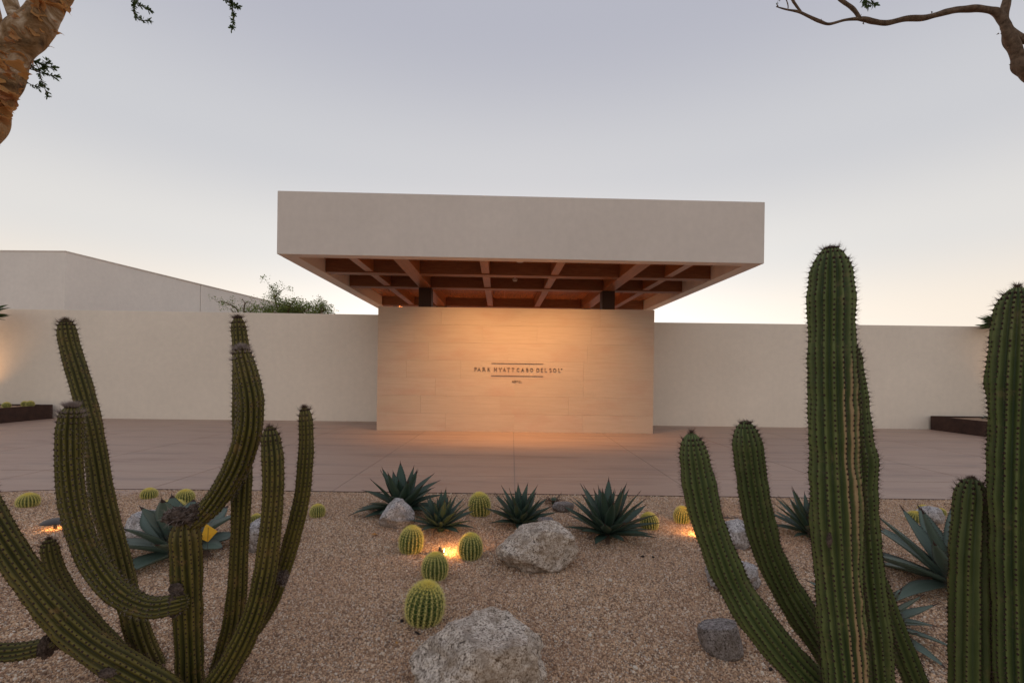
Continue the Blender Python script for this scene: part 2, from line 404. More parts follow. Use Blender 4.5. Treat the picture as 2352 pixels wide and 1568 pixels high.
# gravel bed: surface + instanced pebbles
def edge_y(x):
    for (a, b), (c, d) in zip(pts[:-1], pts[1:]):
        if a <= x <= c: return b+(d-b)*(x-a)/(c-a)-0.01
    return pts[0][1]
nx, ny = 270, 180
vx = []; fx = []; dens = []
for j in range(ny+1):
    for i in range(nx+1):
        x = -13.5+27*i/nx; t = (j/ny); ye = edge_y(x)
        y = -3+(ye+3)*t
        vx.append((x, y, gz(x, y)-0.004))
        inside = abs(x) < 1.13*y+0.35 and y > 1.95 and abs(x) < 7.6
        dens.append(0.0 if not inside else (1.0 if y < 3.6 else 0.72))
for j in range(ny):
    for i in range(nx):
        a = j*(nx+1)+i; fx.append((a, a+1, a+nx+2, a+nx+1))
bed = mk('gravel', vx, fx, M_BED, None, True, {'dens': dens})
tag(bed, 'pinkish tan crushed gravel covering the planting bed', 'gravel', kind='stuff')
gn = bpy.data.node_groups.new('pebbles', 'GeometryNodeTree')
gn.interface.new_socket('Geometry', in_out='INPUT', socket_type='NodeSocketGeometry')
gn.interface.new_socket('Geometry', in_out='OUTPUT', socket_type='NodeSocketGeometry')
def G(t): return gn.nodes.new(t)
gi, go = G('NodeGroupInput'), G('NodeGroupOutput')
dp = G('GeometryNodeDistributePointsOnFaces'); dp.distribute_method = 'RANDOM'
na = G('GeometryNodeInputNamedAttribute'); na.data_type = 'FLOAT'; na.inputs['Name'].default_value = 'dens'
mu = G('ShaderNodeMath'); mu.operation = 'MULTIPLY'; mu.inputs[1].default_value = 11500
gl = gn.links.new
gl(na.outputs[0], mu.inputs[0]); gl(mu.outputs[0], dp.inputs['Density']); gl(gi.outputs[0], dp.inputs['Mesh'])
ico = G('GeometryNodeMeshIcoSphere'); ico.inputs['Radius'].default_value = 0.0072; ico.inputs['Subdivisions'].default_value = 1
smt = G('GeometryNodeSetMaterial'); smt.inputs['Material'].default_value = M_PEB; gl(ico.outputs[0], smt.inputs[0])
ip = G('GeometryNodeInstanceOnPoints'); gl(dp.outputs['Points'], ip.inputs['Points']); gl(smt.outputs[0], ip.inputs['Instance'])
rr = G('FunctionNodeRandomValue'); rr.data_type = 'FLOAT_VECTOR'; rr.inputs['Min'].default_value = (0, 0, 0); rr.inputs['Max'].default_value = (6.28, 6.28, 6.28)
gl(rr.outputs[0], ip.inputs['Rotation'])
rs = G('FunctionNodeRandomValue'); rs.data_type = 'FLOAT_VECTOR'; rs.inputs['Min'].default_value = (0.5, 0.45, 0.35); rs.inputs['Max'].default_value = (1.35, 1.1, 0.9)
gl(rs.outputs[0], ip.inputs['Scale'])
jn = G('GeometryNodeJoinGeometry'); gl(gi.outputs[0], jn.inputs[0]); gl(ip.outputs[0], jn.inputs[0]); gl(jn.outputs[0], go.inputs[0])
dp2 = G('GeometryNodeDistributePointsOnFaces'); dp2.distribute_method = 'RANDOM'; dp2.inputs['Seed'].default_value = 5
mu2 = G('ShaderNodeMath'); mu2.operation = 'MULTIPLY'; mu2.inputs[1].default_value = 420
gl(na.outputs[0], mu2.inputs[0]); gl(mu2.outputs[0], dp2.inputs['Density']); gl(gi.outputs[0], dp2.inputs['Mesh'])
ip2 = G('GeometryNodeInstanceOnPoints'); gl(dp2.outputs['Points'], ip2.inputs['Points']); gl(smt.outputs[0], ip2.inputs['Instance']); gl(rr.outputs[0], ip2.inputs['Rotation'])
rs2 = G('FunctionNodeRandomValue'); rs2.data_type = 'FLOAT_VECTOR'; rs2.inputs['Min'].default_value = (1.2, 0.9, 0.7); rs2.inputs['Max'].default_value = (2.3, 1.9, 1.4); rs2.inputs['Seed'].default_value = 3
gl(rs2.outputs[0], ip2.inputs['Scale']); gl(ip2.outputs[0], jn.inputs[0])
md = bed.modifiers.new('pebbles', 'NODES'); md.node_group = gn

# ------------------------------------------------------------------ walls and buildings
def wall_obj(name, x0, y0, x1, y1, thick, zt, m, label, z0=-0.15, bevel=0.006):
    L_ = math.hypot(x1-x0, y1-y0); a = math.atan2(y1-y0, x1-x0)
    e = empty(name, (x0, y0, 0), a)
    box('wall_body', 0, L_, 0, thick, z0, zt-0.0, m, e, bevel)
    tag(e, label, 'wall')
    return e, L_, a
wl, wlL, _ = wall_obj('perimeter_wall', -31, 14.32, -3.1, 14.86, 0.35, 3.48, M_PL, 'long pale plaster wall left of the stone sign wall, lit orange at its far end')
wr, wrL, _ = wall_obj('perimeter_wall', 3.2, 14.72, 31, 14.60, 0.35, 3.335, M_PL, 'long pale plaster wall right of the stone sign wall')
# grooves where the render panels meet (recessed control joints, as separate thin insets)
# sign wall of limestone panels
sx0, sy0, sx1, sy1 = -3.72, 12.57, 3.93, 12.62
sa = math.atan2(sy1-sy0, sx1-sx0); sL = math.hypot(sx1-sx0, sy1-sy0)
sw = empty('sign_wall', (sx0, sy0, 0), sa)
tag(sw, 'limestone clad sign wall under the canopy with raised bronze lettering', 'wall')
box('wall_core', 0.02, sL-0.02, 0.022, 0.58, -0.1, 3.40, M_STONE, sw)
rows = 7; rh = 3.425/rows
pr = random.Random(3)
for r_ in range(rows):
    z0 = r_*rh; z1 = z0+rh
    w0 = [1.9, 1.2, 1.6, 0.8, 1.4, 1.0, 1.75][r_]; xsx = [0, w0]
    while xsx[-1] < sL-1.0: xsx.append(xsx[-1]+pr.choice([1.5, 1.9, 1.9, 2.2]))
    xsx[-1] = sL
    for a, b in zip(xsx[:-1], xsx[1:]):
        dy = pr.uniform(0, 0.0015)
        q = box('stone_panel', a+0.0012, b-0.0012, -0.0+dy, 0.021, z0+0.0012, z1-0.0012, M_STONE, sw)
for zz in (0, 1):
    box('side_panel', -0.002 if zz == 0 else sL-0.018, 0.018 if zz == 0 else sL+0.002, 0.0225, 0.58, -0.1, 3.425, M_STONE, sw)
box('cap_panel', 0.02, sL-0.02, 0.0225, 0.58, 3.402, 3.422, M_STONE, sw)

# canopy
HZ = 4.146
can = empty('entrance_canopy', (-5.15, 9.894, HZ), R(1.5))
tag(can, 'flat roofed entrance canopy with deep pale fascia and dark wood coffered soffit', 'canopy')
CW, CD = 10.76, 11.4; TH = 1.373
def cb(name, x0, x1, y0, y1, z0, z1, m, bev=0.0): return box(name, x0, x1, y0, y1, z0, z1, m, can, bev)
rw, rs_ = 0.27, 0.34
cb('fascia', 0, CW, 0, rw, 0, TH, M_CAN, 0.006)
cb('fascia', 0, rs_, rw+0.001, CD-rw-0.001, 0.0, TH, M_CAN, 0.0)
cb('fascia', CW-rs_, CW, rw+0.001, CD-rw-0.001, 0.0, TH, M_CAN, 0.0)
cb('fascia', 0, CW, CD-rw, CD, 0, TH, M_CAN, 0.006)
cb('roof_slab', rs_+0.001, CW-rs_-0.001, rw+0.001, CD-rw-0.001, 0.42, TH-0.08, M_CAN)
CZ = 0.36
BZ = 0.02
trans = [(1.86, 2.16), (3.74, 4.06), (7.5, 7.8), (9.3, 9.6)]
bigs = [(2.43, 2.77), (7.99, 8.33)]
smalls = [1.475, 4.48, 6.28, 9.285]
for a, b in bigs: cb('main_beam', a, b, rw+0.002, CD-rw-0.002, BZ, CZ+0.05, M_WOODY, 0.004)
xcuts = [rs_]+[c for ab in bigs for c in ab]+[CW-rs_]
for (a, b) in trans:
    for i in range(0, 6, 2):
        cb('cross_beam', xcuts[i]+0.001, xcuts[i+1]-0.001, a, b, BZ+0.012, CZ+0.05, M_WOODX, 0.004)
ycuts = [rw]+[c for ab in trans for c in ab]+[CD-rw]
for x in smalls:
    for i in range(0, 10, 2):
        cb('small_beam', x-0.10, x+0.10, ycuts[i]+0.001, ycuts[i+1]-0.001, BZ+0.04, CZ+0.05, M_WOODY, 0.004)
# ceiling boards inside each coffer, run lengthwise with fine joints
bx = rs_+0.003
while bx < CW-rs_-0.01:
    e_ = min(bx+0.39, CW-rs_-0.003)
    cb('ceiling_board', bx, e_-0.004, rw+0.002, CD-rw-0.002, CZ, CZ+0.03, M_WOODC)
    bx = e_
for y_ in (3.9, 7.65):
    for a, b in bigs:
        v_, f_ = box_vf(a-0.02, b+0.02, y_-0.17, y_+0.17, -HZ-0.05, BZ+0.012-0.015)
        o = mk('column', v_, f_, M_WCOL, can)
# ceiling devices (things hanging from the canopy)
def disc(name, loc, r, h, m, parent=None, seg=20, r2=None):
    r2 = r2 or r; v = []; f = []
    for k in range(seg):
        a = 2*math.pi*k/seg; v += [(r*math.cos(a), r*math.sin(a), 0), (r2*math.cos(a), r2*math.sin(a), h)]
    for k in range(seg):
        a = 2*k; b = (2*k+2) % (2*seg); f.append((a, b, b+1, a+1))
    f.append(tuple(range(0, 2*seg, 2))[::-1]); f.append(tuple(range(1, 2*seg, 2)))
    o = mk(name, v, f, m, parent); o.location = loc
    for pl in o.data.polygons: pl.use_smooth = len(pl.vertices) == 4
    return o
def downlight(loc, label, lit=True, energy=0, aim=None, spot=70):
    e = empty('downlight', loc)
    tag(e, label, 'downlight', 'downlights in the canopy soffit')
    disc('trim_ring', (0, 0, -0.012), 0.055, 0.012, M_WCOL, e)
    disc('lens', (0, 0, -0.0145), 0.030, 0.002, M_DL, e)
    if energy:
        l_ = lamp('SPOT', 'lamp', (0, 0, -0.03), energy, (1, 0.50, 0.18), e, spot_size=R(spot), spot_blend=1.0, shadow_soft_size=0.04)
        d = (Vector(aim)-Vector(loc)).normalized(); l_.rotation_euler = d.to_track_quat('-Z', 'Y').to_euler()
    return e
zc = HZ+CZ-0.001
for x, lab in ((-1.25, 'left wall washer hidden behind the front fascia, left of the sign'), (0.12, 'middle wall washer hidden behind the front fascia, above the sign'), (1.5, 'right wall washer hidden behind the front fascia, right of the sign')):
    downlight((x, 10.5, zc), lab, True, 235, (x*1.1, 12.5, 0.75), 100)
for u_, lab in ((918.7, 'small glowing downlight in the outer left coffer behind the sign wall'), (1176.7, 'small glowing downlight in the middle of the soffit behind the sign wall'), (1367, 'small glowing downlight just left of the right wood column'), (1432, 'small glowing downlight right of the right wood column')):
    vv_ = {918.7: 697, 1176.7: 695, 1367: 706, 1432: 707.5}[u_]
    a, b = ray(u_, vv_); Y = (zc-CH)/b
    downlight((a*Y, Y, zc), lab, True, 1500 if 1000 < u_ < 1400 else 60, (a*Y, Y, 0), 120)
sdt = empty('smoke_detector', tuple(at(1180, 648, 13.2)))
sdt.location.z = zc-0.0; tag(sdt, 'small white smoke detector on the soffit above the sign', 'smoke detector')
sdt.location = (0.05, 13.2, zc-0.05-0.15)
disc('base', (0, 0, 0.03), 0.075, 0.02, M_WHITE, sdt); disc('sensor_head', (0, 0, -0.01), 0.055, 0.04, M_WHITE, sdt, r2=0.07); disc('mounting_stem', (0, 0, 0.05), 0.02, 0.16, M_WHITE, sdt)
sp_ = empty('ceiling_speaker', (0.17, 11.72, zc)); tag(sp_, 'flat white round speaker cover on the front coffer ceiling', 'speaker')
disc('cover', (0, 0, -0.014), 0.09, 0.014, M_WHITE, sp_); disc('rim', (0, 0, -0.016), 0.05, 0.002, M_CAN, sp_)

# ---- lettering on the sign wall (drawn strokes: thick, thin, serifs)
def glyph(ch, sans=False):
    T, t, s = (0.14, 0.14, 0) if sans else (0.088, 0.05, 0.035)
    st = []                     # strokes: (x0,y0,x1,y1,width)
    ser = lambda x, y, w=0.15: st.append((x-w, y, x+w, y, s)) if not sans else None
    def arc(cx, cy, rx, ry, a0, a1, wt, n=12):
        for k in range(n):
            A = R(a0+(a1-a0)*k/n); B = R(a0+(a1-a0)*(k+1)/n)
            mid = (A+B)/2; w = wt if sans else t+(T-t)*abs(math.cos(mid))
            st.append((cx+rx*math.cos(A), cy+ry*math.sin(A), cx+rx*math.cos(B), cy+ry*math.sin(B), w))
    if ch == 'P': st += [(0.15, 0, 0.15, 1, T), (0.15, 1-t/2, 0.4, 1-t/2, t), (0.15, 0.47, 0.4, 0.47, t)]; arc(0.38, 0.73, 0.26, 0.255, -90, 90, T); ser(0.15, 0.02); ser(0.1, 0.98, 0.1); w = 0.68
    elif ch == 'R': st += [(0.15, 0, 0.15, 1, T), (0.15, 1-t/2, 0.4, 1-t/2, t), (0.15, 0.5, 0.4, 0.5, t), (0.38, 0.5, 0.82, 0.0, T)]; arc(0.38, 0.745, 0.25, 0.24, -90, 90, T); ser(0.15, 0.02); ser(0.1, 0.98, 0.1); w = 0.9
    elif ch == 'B': st += [(0.15, 0, 0.15, 1, T), (0.15, 1-t/2, 0.38, 1-t/2, t), (0.15, 0.53, 0.4, 0.53, t), (0.15, t/2, 0.4, t/2, t)]; arc(0.36, 0.76, 0.22, 0.22, -90, 90, T); arc(0.38, 0.27, 0.28, 0.25, -90, 90, T); w = 0.7
    elif ch == 'D': st += [(0.15, 0, 0.15, 1, T), (0.15, 1-t/2, 0.4, 1-t/2, t), (0.15, t/2, 0.4, t/2, t)]; arc(0.4, 0.5, 0.45, 0.46, -90, 90, T); w = 0.92
    elif ch == 'A': st += [(0.08, 0, 0.44, 1, t if not sans else T), (0.44, 1, 0.8, 0, T), (0.22, 0.35, 0.66, 0.35, t)]; ser(0.08, 0.02, 0.12); ser(0.8, 0.02, 0.12); w = 0.88
    elif ch == 'K': st += [(0.15, 0, 0.15, 1, T), (0.17, 0.48, 0.65, 1, t), (0.3, 0.58, 0.75, 0, T)]; ser(0.15, 0.02); ser(0.15, 0.98); w = 0.8
    elif ch == 'H': st += [(0.15, 0, 0.15, 1, T), (0.75, 0, 0.75, 1, T), (0.15, 0.5, 0.75, 0.5, t)]; [ser(a, b) for a in (0.15, 0.75) for b in (0.02, 0.98)]; w = 0.9
    elif ch == 'Y': st += [(0.42, 0, 0.42, 0.48, T), (0.42, 0.46, 0.08, 1, T), (0.42, 0.46, 0.78, 1, t)]; ser(0.42, 0.02); ser(0.08, 0.98, 0.11); ser(0.78, 0.98, 0.11); w = 0.85
    elif ch == 'T': st += [(0.42, 0, 0.42, 1, T), (0.05, 1-t/2, 0.8, 1-t/2, t)]; ser(0.42, 0.02); st += [(0.07, 0.82, 0.07, 0.98, s), (0.78, 0.82, 0.78, 0.98, s)] if not sans else []; w = 0.85
    elif ch == 'C': arc(0.5, 0.5, 0.42, 0.46, 50, 310, T, 18); w = 0.9
    elif ch == 'O': arc(0.5, 0.5, 0.42, 0.46, 0, 360, T, 22); w = 1.0
    elif ch == 'E': st += [(0.15, 0, 0.15, 1, T), (0.15, 1-t/2, 0.62, 1-t/2, t), (0.15, 0.52, 0.55, 0.52, t), (0.15, t/2, 0.66, t/2, t)]; w = 0.68
    elif ch == 'L': st += [(0.15, 0, 0.15, 1, T), (0.15, t/2, 0.66, t/2, t)]; ser(0.15, 0.98); w = 0.68
    elif ch == 'S': arc(0.33, 0.74, 0.22, 0.22, 35, 250, T, 10); arc(0.33, 0.27, 0.25, 0.24, 70, -145, T, 10); w = 0.65
    elif ch == '®': arc(0.5, 0.5, 0.42, 0.46, 0, 360, 0.08, 16); st += [(0.36, 0.25, 0.36, 0.75, 0.08), (0.36, 0.72, 0.6, 0.6, 0.08), (0.45, 0.5, 0.66, 0.25, 0.08)]; w = 1.0
    return st, w
def letter_mesh(ch, x, z, h, wtarget, sans=False, dep=0.012):
    st, w = glyph(ch, sans); sx = wtarget/w
    v = []; f = []
    for k, (x0, y0, x1, y1, wd) in enumerate(st):
        a = Vector((x0*sx, y0*h)); b = Vector((x1*sx, y1*h)); d = (b-a)
        if d.length < 1e-6: continue
        d.normalize(); n = Vector((-d.y, d.x))*wd*h*0.5; e = d*wd*h*0.12
        q = [a-n-e, b-n+e, b+n+e, a+n-e]; o = len(v); dz = 0.00008*(k % 9)
        v += [(x+c.x, -0.010-dep-dz, z+c.y) for c in q]+[(x+c.x, -0.004, z+c.y) for c in q]
        f += [(o, o+1, o+2, o+3), (o, o+4, o+5, o+1), (o+1, o+5, o+6, o+2), (o+2, o+6, o+7, o+3), (o+3, o+7, o+4, o)]
    return v, f
sg = empty('hotel_sign', tuple(Vector((sx0, sy0, 0))), sa)
tag(sg, 'raised bronze hotel name between two thin rules on the limestone wall', 'sign')
K = 0.001316
def wx(zx):  # position along the wall of a survey column
    u = (1740+zx/5.6)/1.6327; a, b = ray(u, 850); return a*12.595-sx0
txt = [('P', 218, 268), ('A', 285, 350), ('R', 385, 460), ('K', 495, 550), ('H', 628, 695), ('Y', 730, 795), ('A', 820, 875), ('T', 905, 965), ('T', 1000, 1058), ('C', 1105, 1172), ('A', 1200, 1262), ('B', 1300, 1350), ('O', 1385, 1455), ('D', 1515, 1585), ('E', 1610, 1658), ('L', 1690, 1740), ('S', 1790, 1838), ('O', 1867, 1940), ('L', 1975, 2025)]
for ch, a, b in txt:
    v, f = letter_mesh(ch, wx(a), 1.729-0.047, 0.094, wx(b)-wx(a)); mk('letter', v, f, M_LET, sg)
v, f = letter_mesh('®', wx(2034), 1.729+0.018, 0.03, wx(2064)-wx(2034), dep=0.004); mk('registered_mark', v, f, M_LET, sg)
for ch, a, b in [('H', 1013, 1048), ('O', 1055, 1100), ('T', 1103, 1137), ('E', 1148, 1176), ('L', 1190, 1215)]:
    v, f = letter_mesh(ch, wx(a), 1.398-0.026, 0.052, wx(b)-wx(a), True, 0.008); o = mk('letter', v, f, M_LET, sg)
for z in (1.897, 1.555): box('rule', wx(575), wx(1665), -0.02, -0.004, z-0.0038, z+0.0038, M_LET, sg)

# far building on the left
fb = empty('hotel_wing', (-19.7, 20.0, 0))
tag(fb, 'pale plaster hotel wing rising behind the left wall', 'building')
def prism(name, poly, z0, z1, m, parent):
    n = len(poly); v = [(x, y, z0) for x, y in poly]+[(x, y, z1) for x, y in poly]
    f = [tuple(range(n))[::-1], tuple(range(n, 2*n))]+[(i, (i+1) % n, (i+1) % n+n, i+n) for i in range(n)]
    return mk(name, v, f, m, parent)
ZT = 6.72
q1 = (0, 0); q2 = (0.95, 7.3); q3 = (3.2, 24)
prism('wall_body', [q1, (q2[0]-0.01, q2[1]-0.02), (-16, 7.3), (-16, 0.35)], -0.2, ZT, M_FAR, fb)
prism('wall_body', [(q2[0], q2[1]+0.02), q3, (-14, 24), (-16, 7.34)], -0.2, ZT, M_FAR, fb)
prism('parapet_cap', [(q1[0]+0.02, q1[1]-0.02), (q3[0]+0.02, q3[1]), (q3[0]-0.3, q3[1]), (-0.3, 0.3), (-16, 0.65), (-16, 0.33)], ZT, ZT+0.04, M_CAN, fb)

# planters in corten steel
def planter(x0, x1, y0, y1, label):
    e = empty('corten_planter', ((x0+x1)/2, (y0+y1)/2, 0)); w, d = (x1-x0)/2, (y1-y0)/2
    tag(e, label, 'planter', 'low rusty steel planters against the side walls')
    t = 0.02
    for n_, q in (('side_plate', (-w, w, -d, -d+t)), ('side_plate', (-w, w, d-t, d)), ('side_plate', (-w, -w+t, -d+t, d-t)), ('side_plate', (w-t, w, -d+t, d-t))):
        box(n_, *q, -0.05, 0.44, M_CORT, e)
    # heaped gravel
    n = 14; v = []; f = []
    for j in range(n+1):
        for i in range(n+1):
            x = -w+t+(2*w-2*t)*i/n; y = -d+t+(2*d-2*t)*j/n
            v.append((x, y, 0.39+0.12*math.sin(math.pi*j/n)*math.sin(math.pi*i/n)))
    for j in range(n):
        for i in range(n): a = j*(n+1)+i; f.append((a, a+1, a+n+2, a+n+1))
    mk('gravel_fill', v, f, M_BED, e, True)
    return e
plL = planter(-19.5, -14.62, 12.0, 14.50, 'low rusty steel planter at the far left wall end with small barrel cacti')
plR = planter(13.45, 18.5, 12.4, 14.60, 'low rusty steel planter at the right wall end with a small leafy plant')
plR.rotation_euler.z = 0

# ------------------------------------------------------------------ generic tubes / plants
def catmull(P, n):
    """P: list of (Vector, r, extra) ; returns resampled lists"""
    pts = [Vector(p[0]) for p in P]; rs = [p[1] for p in P]
    pts = [pts[0]*2-pts[1]]+pts+[pts[-1]*2-pts[-2]]; rs = [rs[0]]+rs+[rs[-1]]
    out = []
    for i in range(1, len(pts)-2):
        for k in range(n):
            t = k/n; p0, p1, p2, p3 = pts[i-1:i+3]; r1, r2 = rs[i], rs[i+1]
            q = 0.5*((2*p1)+(p2-p0)*t+(2*p0-5*p1+4*p2-p3)*t*t+(3*p1-p0-3*p2+p3)*t*t*t)
            h = t*t*(3-2*t); out.append((q, r1+(r2-r1)*h))
    out.append((pts[-2], rs[-2])); return out
def resample(C, ds):
    acc = [0]
    for a, b in zip(C[:-1], C[1:]): acc.append(acc[-1]+(b[0]-a[0]).length)
    Lh = acc[-1]; n = max(3, int(Lh/ds)); out = []; j = 0
    for k in range(n+1):
        s = Lh*k/n
        while j < len(acc)-2 and acc[j+1] < s: j += 1
        t = (s-acc[j])/max(1e-9, acc[j+1]-acc[j]); t = min(1, max(0, t))
        out.append((C[j][0].lerp(C[j+1][0], t), C[j][1]*(1-t)+C[j+1][1]*t, s))
    return out, Lh
def frames(C):
    T = []
    for i in range(len(C)):
        a = C[max(0, i-1)][0]; b = C[min(len(C)-1, i+1)][0]; T.append((b-a).normalized())
    n = T[0].cross(Vector((0.3, 1, 0.1))).normalized(); out = []
    for i, t in enumerate(T):
        n = (n-t*n.dot(t)).normalized(); out.append((t, n, t.cross(n)))
    return out
def tube_vf(P, sides=10, ds=0.03, rough=0.0, seed=0, V=None, Fc=None):
    C, Lh = resample(catmull(P, 8), ds); FR = frames(C)
    V = [] if V is None else V; Fc = [] if Fc is None else Fc; o = len(V)
    for i, (c, r, s) in enumerate(C):
        t, n, b = FR[i]
        for k in range(sides):
            a = 2*math.pi*k/sides; d = n*math.cos(a)+b*math.sin(a)
            rr_ = r*(1+rough*noise.noise(Vector((c.x*7+d.x*1.4+seed, c.y*7+d.y*1.4, c.z*7+d.z*1.4))))
            V.append(c+d*rr_)
    m = len(C)
    for i in range(m-1):
        for k in range(sides):
            a = o+i*sides+k; b_ = o+i*sides+(k+1) % sides; Fc.append((a, b_, b_+sides, a+sides))
    Fc.append(tuple(o+k for k in range(sides))[::-1]); Fc.append(tuple(o+(m-1)*sides+k for k in range(sides)))
    return V, Fc

def spine(V, Fc, base, d, ln, r, tones=None, tone=0.5):
    d = d.normalized(); a = d.orthogonal().normalized(); b = d.cross(a); o = len(V)
    for k in range(3):
        q = 2.0944*k; V.append(base+a*(r*math.cos(q))+b*(r*math.sin(q)))
    V.append(base+d*ln)
    Fc += [(o, o+1, o+3), (o+1, o+2, o+3), (o+2, o, o+3)]
    if tones is not None: tones += [tone]*4

def column_stem(parent, P, skin, ribs=11, fuzzy=0.6, cork=None, seed=1, label=None, grey=False, spine_len=0.018, aspace=0.0235):
    if skin is M_C2: aspace = 0.0180
    rg = random.Random(seed)
    C, Lh = resample(catmull(P, 10), 0.0085); FR = frames(C)
    per = 6; sides = ribs*per
    V = []; Fc = []; crest = []; ck = []
    rprev = C[0][1]
    for i, (c, r, s) in enumerate(C):
        t, n, b = FR[i]
        # dome at the tip
        dtip = Lh-s; rt = r
        if dtip < r*1.7:
            q = 1-dtip/(r*1.7); rt = r*math.sqrt(max(0.002, 1-q**2.1))
        wob = 1+0.08*noise.noise(Vector((s*5, seed*3.1, 0)))+0.045*noise.noise(Vector((s*19, seed*1.7, 5)))
        for k in range(sides):
            a = 2*math.pi*k/sides+0.25*math.sin(s*2+seed); ph = abs(((k % per)/per)-0.5)*2   # 1 at k%per==0 -> crest
            cr_ = ph
            prof = (0.765+0.245*(cr_**1.2)) if skin is M_C2 else (0.71+0.31*math.sin(min(1, cr_*1.3)*1.5708))
            bump_ = 0.018*math.cos(2*math.pi*s/aspace)*cr_**3
            ir = int(k/per+0.5) % ribs
            irr = 0.09*noise.noise(Vector((s*9, ir*4.7, seed*2.0)))
            rr_ = rt*wob*(prof+bump_+irr*cr_)
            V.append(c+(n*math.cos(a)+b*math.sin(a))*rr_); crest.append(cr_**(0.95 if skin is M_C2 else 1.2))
            ck.append(0.0 if cork is None else cork(s/Lh, (n*math.cos(a)+b*math.sin(a)), rg))
    m = len(C)
    for i in range(m-1):
        for k in range(sides):
            a = i*sides+k; b_ = i*sides+(k+1) % sides; Fc.append((a, b_, b_+sides, a+sides))
    Fc.append(tuple(range(sides))[::-1]); Fc.append(tuple((m-1)*sides+k for k in range(sides)))
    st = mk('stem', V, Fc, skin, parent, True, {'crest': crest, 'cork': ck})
    if label: st['label'] = label
    # areoles and spines on the crests
    AV, AF, SV, SF = [], [], [], []
    na_ = int(Lh/aspace)
    for j in range(1, na_+1):
        s = min(j*aspace, Lh-0.002); i = min(m-1, int(s/Lh*(m-1)+0.5))
        t, n, b = FR[i]; c = C[i][0]
        ftip = max(0.0, 1-(Lh-s)/(0.10)) 
        for q in range(ribs):
            if rg.random() < 0.03: continue
            vtx = V[i*sides+q*per]; d = (vtx-c)
            if d.length < 1e-4: continue
            d.normalize(); base = vtx-d*0.0006
            # felt pad
            sz = (0.0036 if skin is M_C2 else 0.0042)*(1+0.5*ftip)*rg.uniform(0.8, 1.25); o = len(AV); tt = d.orthogonal().normalized(); ub = t; sb = d.cross(t)
            for k in range(5):
                w = 2*math.pi*k/5; AV.append(base+ub*(sz*1.15*math.cos(w))+sb*(sz*math.sin(w)))
            AV.append(base+d*sz*0.75)
            for k in range(5): AF.append((o+k, o+(k+1) % 5, o+5))
            ns_ = 4+int(ftip*(22 if grey else 8)*fuzzy)
            for k in range(ns_):
                dd = d*rg.uniform(0.5, 1.2)+ub*rg.uniform(-0.7, 0.9)+sb*rg.uniform(-0.85, 0.85)+t*ftip*(1.5 if grey else 0.9)
                spine(SV, SF, base+d*0.001, dd, spine_len*rg.uniform(0.5, 1.45)*(1+(0.1 if skin is M_C2 else 0.7)*ftip), 0.00045*(1+0.4*ftip))
    a_ = mk('areoles', AV, AF, M_AREO, st); a_['kind'] = 'stuff'
    # woolly tip
    tip = C[-1][0]; tt = FR[-1][0]; rr_ = C[-1][1]
    for k in range(int((900 if grey else 300)*fuzzy)):
        z = rg.uniform(0.25, 1); w = rg.uniform(0, 6.283); d = (FR[-1][1]*math.cos(w)+FR[-1][2]*math.sin(w))*math.sqrt(1-z*z)+tt*z
        spine(SV, SF, tip-tt*rr_*0.30+d*rr_*0.30, d+Vector((rg.uniform(-.4, .4), rg.uniform(-.4, .4), rg.uniform(-.4, .4))), spine_len*rg.uniform(0.5, 1.6)*(1.0 if grey else 0.5 if skin is M_C2 else 0.85), 0.0006)
    s_ = mk('spines', SV, SF, M_SPG if grey else M_SPD, st); s_['kind'] = 'stuff'
    return st
def path(lst, Y=None):
    out = []
    for q in lst:
        u, v, hw = q[:3]; y = q[3] if len(q) > 3 else Y
        r = hw*y/F/math.sqrt(1+((u-1176)/F)**2)
        out.append((at(u, v, y), r))
    return out

def dead_lump(name, parent, pos, r, sx=1, sy=1, sz=1, seed=0, fibres=60):
    bm = bmesh.new(); bmesh.ops.create_icosphere(bm, subdivisions=4, radius=1)
    for v in bm.verts:
        p_ = v.co*3+Vector((seed, 0, 0)); k = 1+0.35*noise.noise(p_)+0.22*noise.noise(p_*3)
        v.co = Vector((v.co.x*sx, v.co.y*sy, v.co.z*sz))*k*r
    me = bpy.data.meshes.new(name); bm.to_mesh(me); bm.free(); me.materials.append(M_DEAD)
    o = bpy.data.objects.new(name, me); S.collection.objects.link(o); o.parent = parent; o.location = pos
    rg = random.Random(seed); V = []; Fc = []
    for k in range(fibres):
        d = Vector((rg.gauss(0, 1), rg.gauss(0, 1), rg.gauss(0.2, 1))).normalized()
        spine(V, Fc, Vector((d.x*sx, d.y*sy, d.z*sz))*r*0.85, d+Vector((rg.uniform(-.6, .6),)*3), r*rg.uniform(0.3, 0.8), r*0.02)
    if V: f_ = mk('dry_fibres', V, Fc, M_SPG, o); f_['kind'] = 'stuff'
    return o

# left organ-pipe cactus
def shift_parent(e, fn):
    return fn
cL = empty('organ_pipe_cactus', (0, 0, 0))
tag(cL, 'multi-stemmed olive column cactus in the left foreground with a broken central trunk', 'cactus')
column_stem(cL, path([(438, 1625, 36), (434, 1500, 34), (431, 1400, 36), (428, 1300, 38), (426, 1235, 39), (425, 1190, 36)], 2.25), M_C1, 12, 0.1, lambda s, d, r: 0.42, 1, 'thick scarred olive trunk with its top broken off')
column_stem(cL, path([(438, 1203, 24, 2.26), (462, 1185, 26, 2.26), (492, 1153, 29, 2.27), (525, 1104, 31, 2.28), (553, 1050, 32, 2.28), (572, 985, 32, 2.27), (576, 920, 31, 2.26), (566, 860, 29, 2.25), (557, 822, 26, 2.25), (554, 796, 24, 2.25)]), M_C1, 14, 1.0, None, 2, 'curved arm leaving the broken trunk top, woolly grey tip', True)
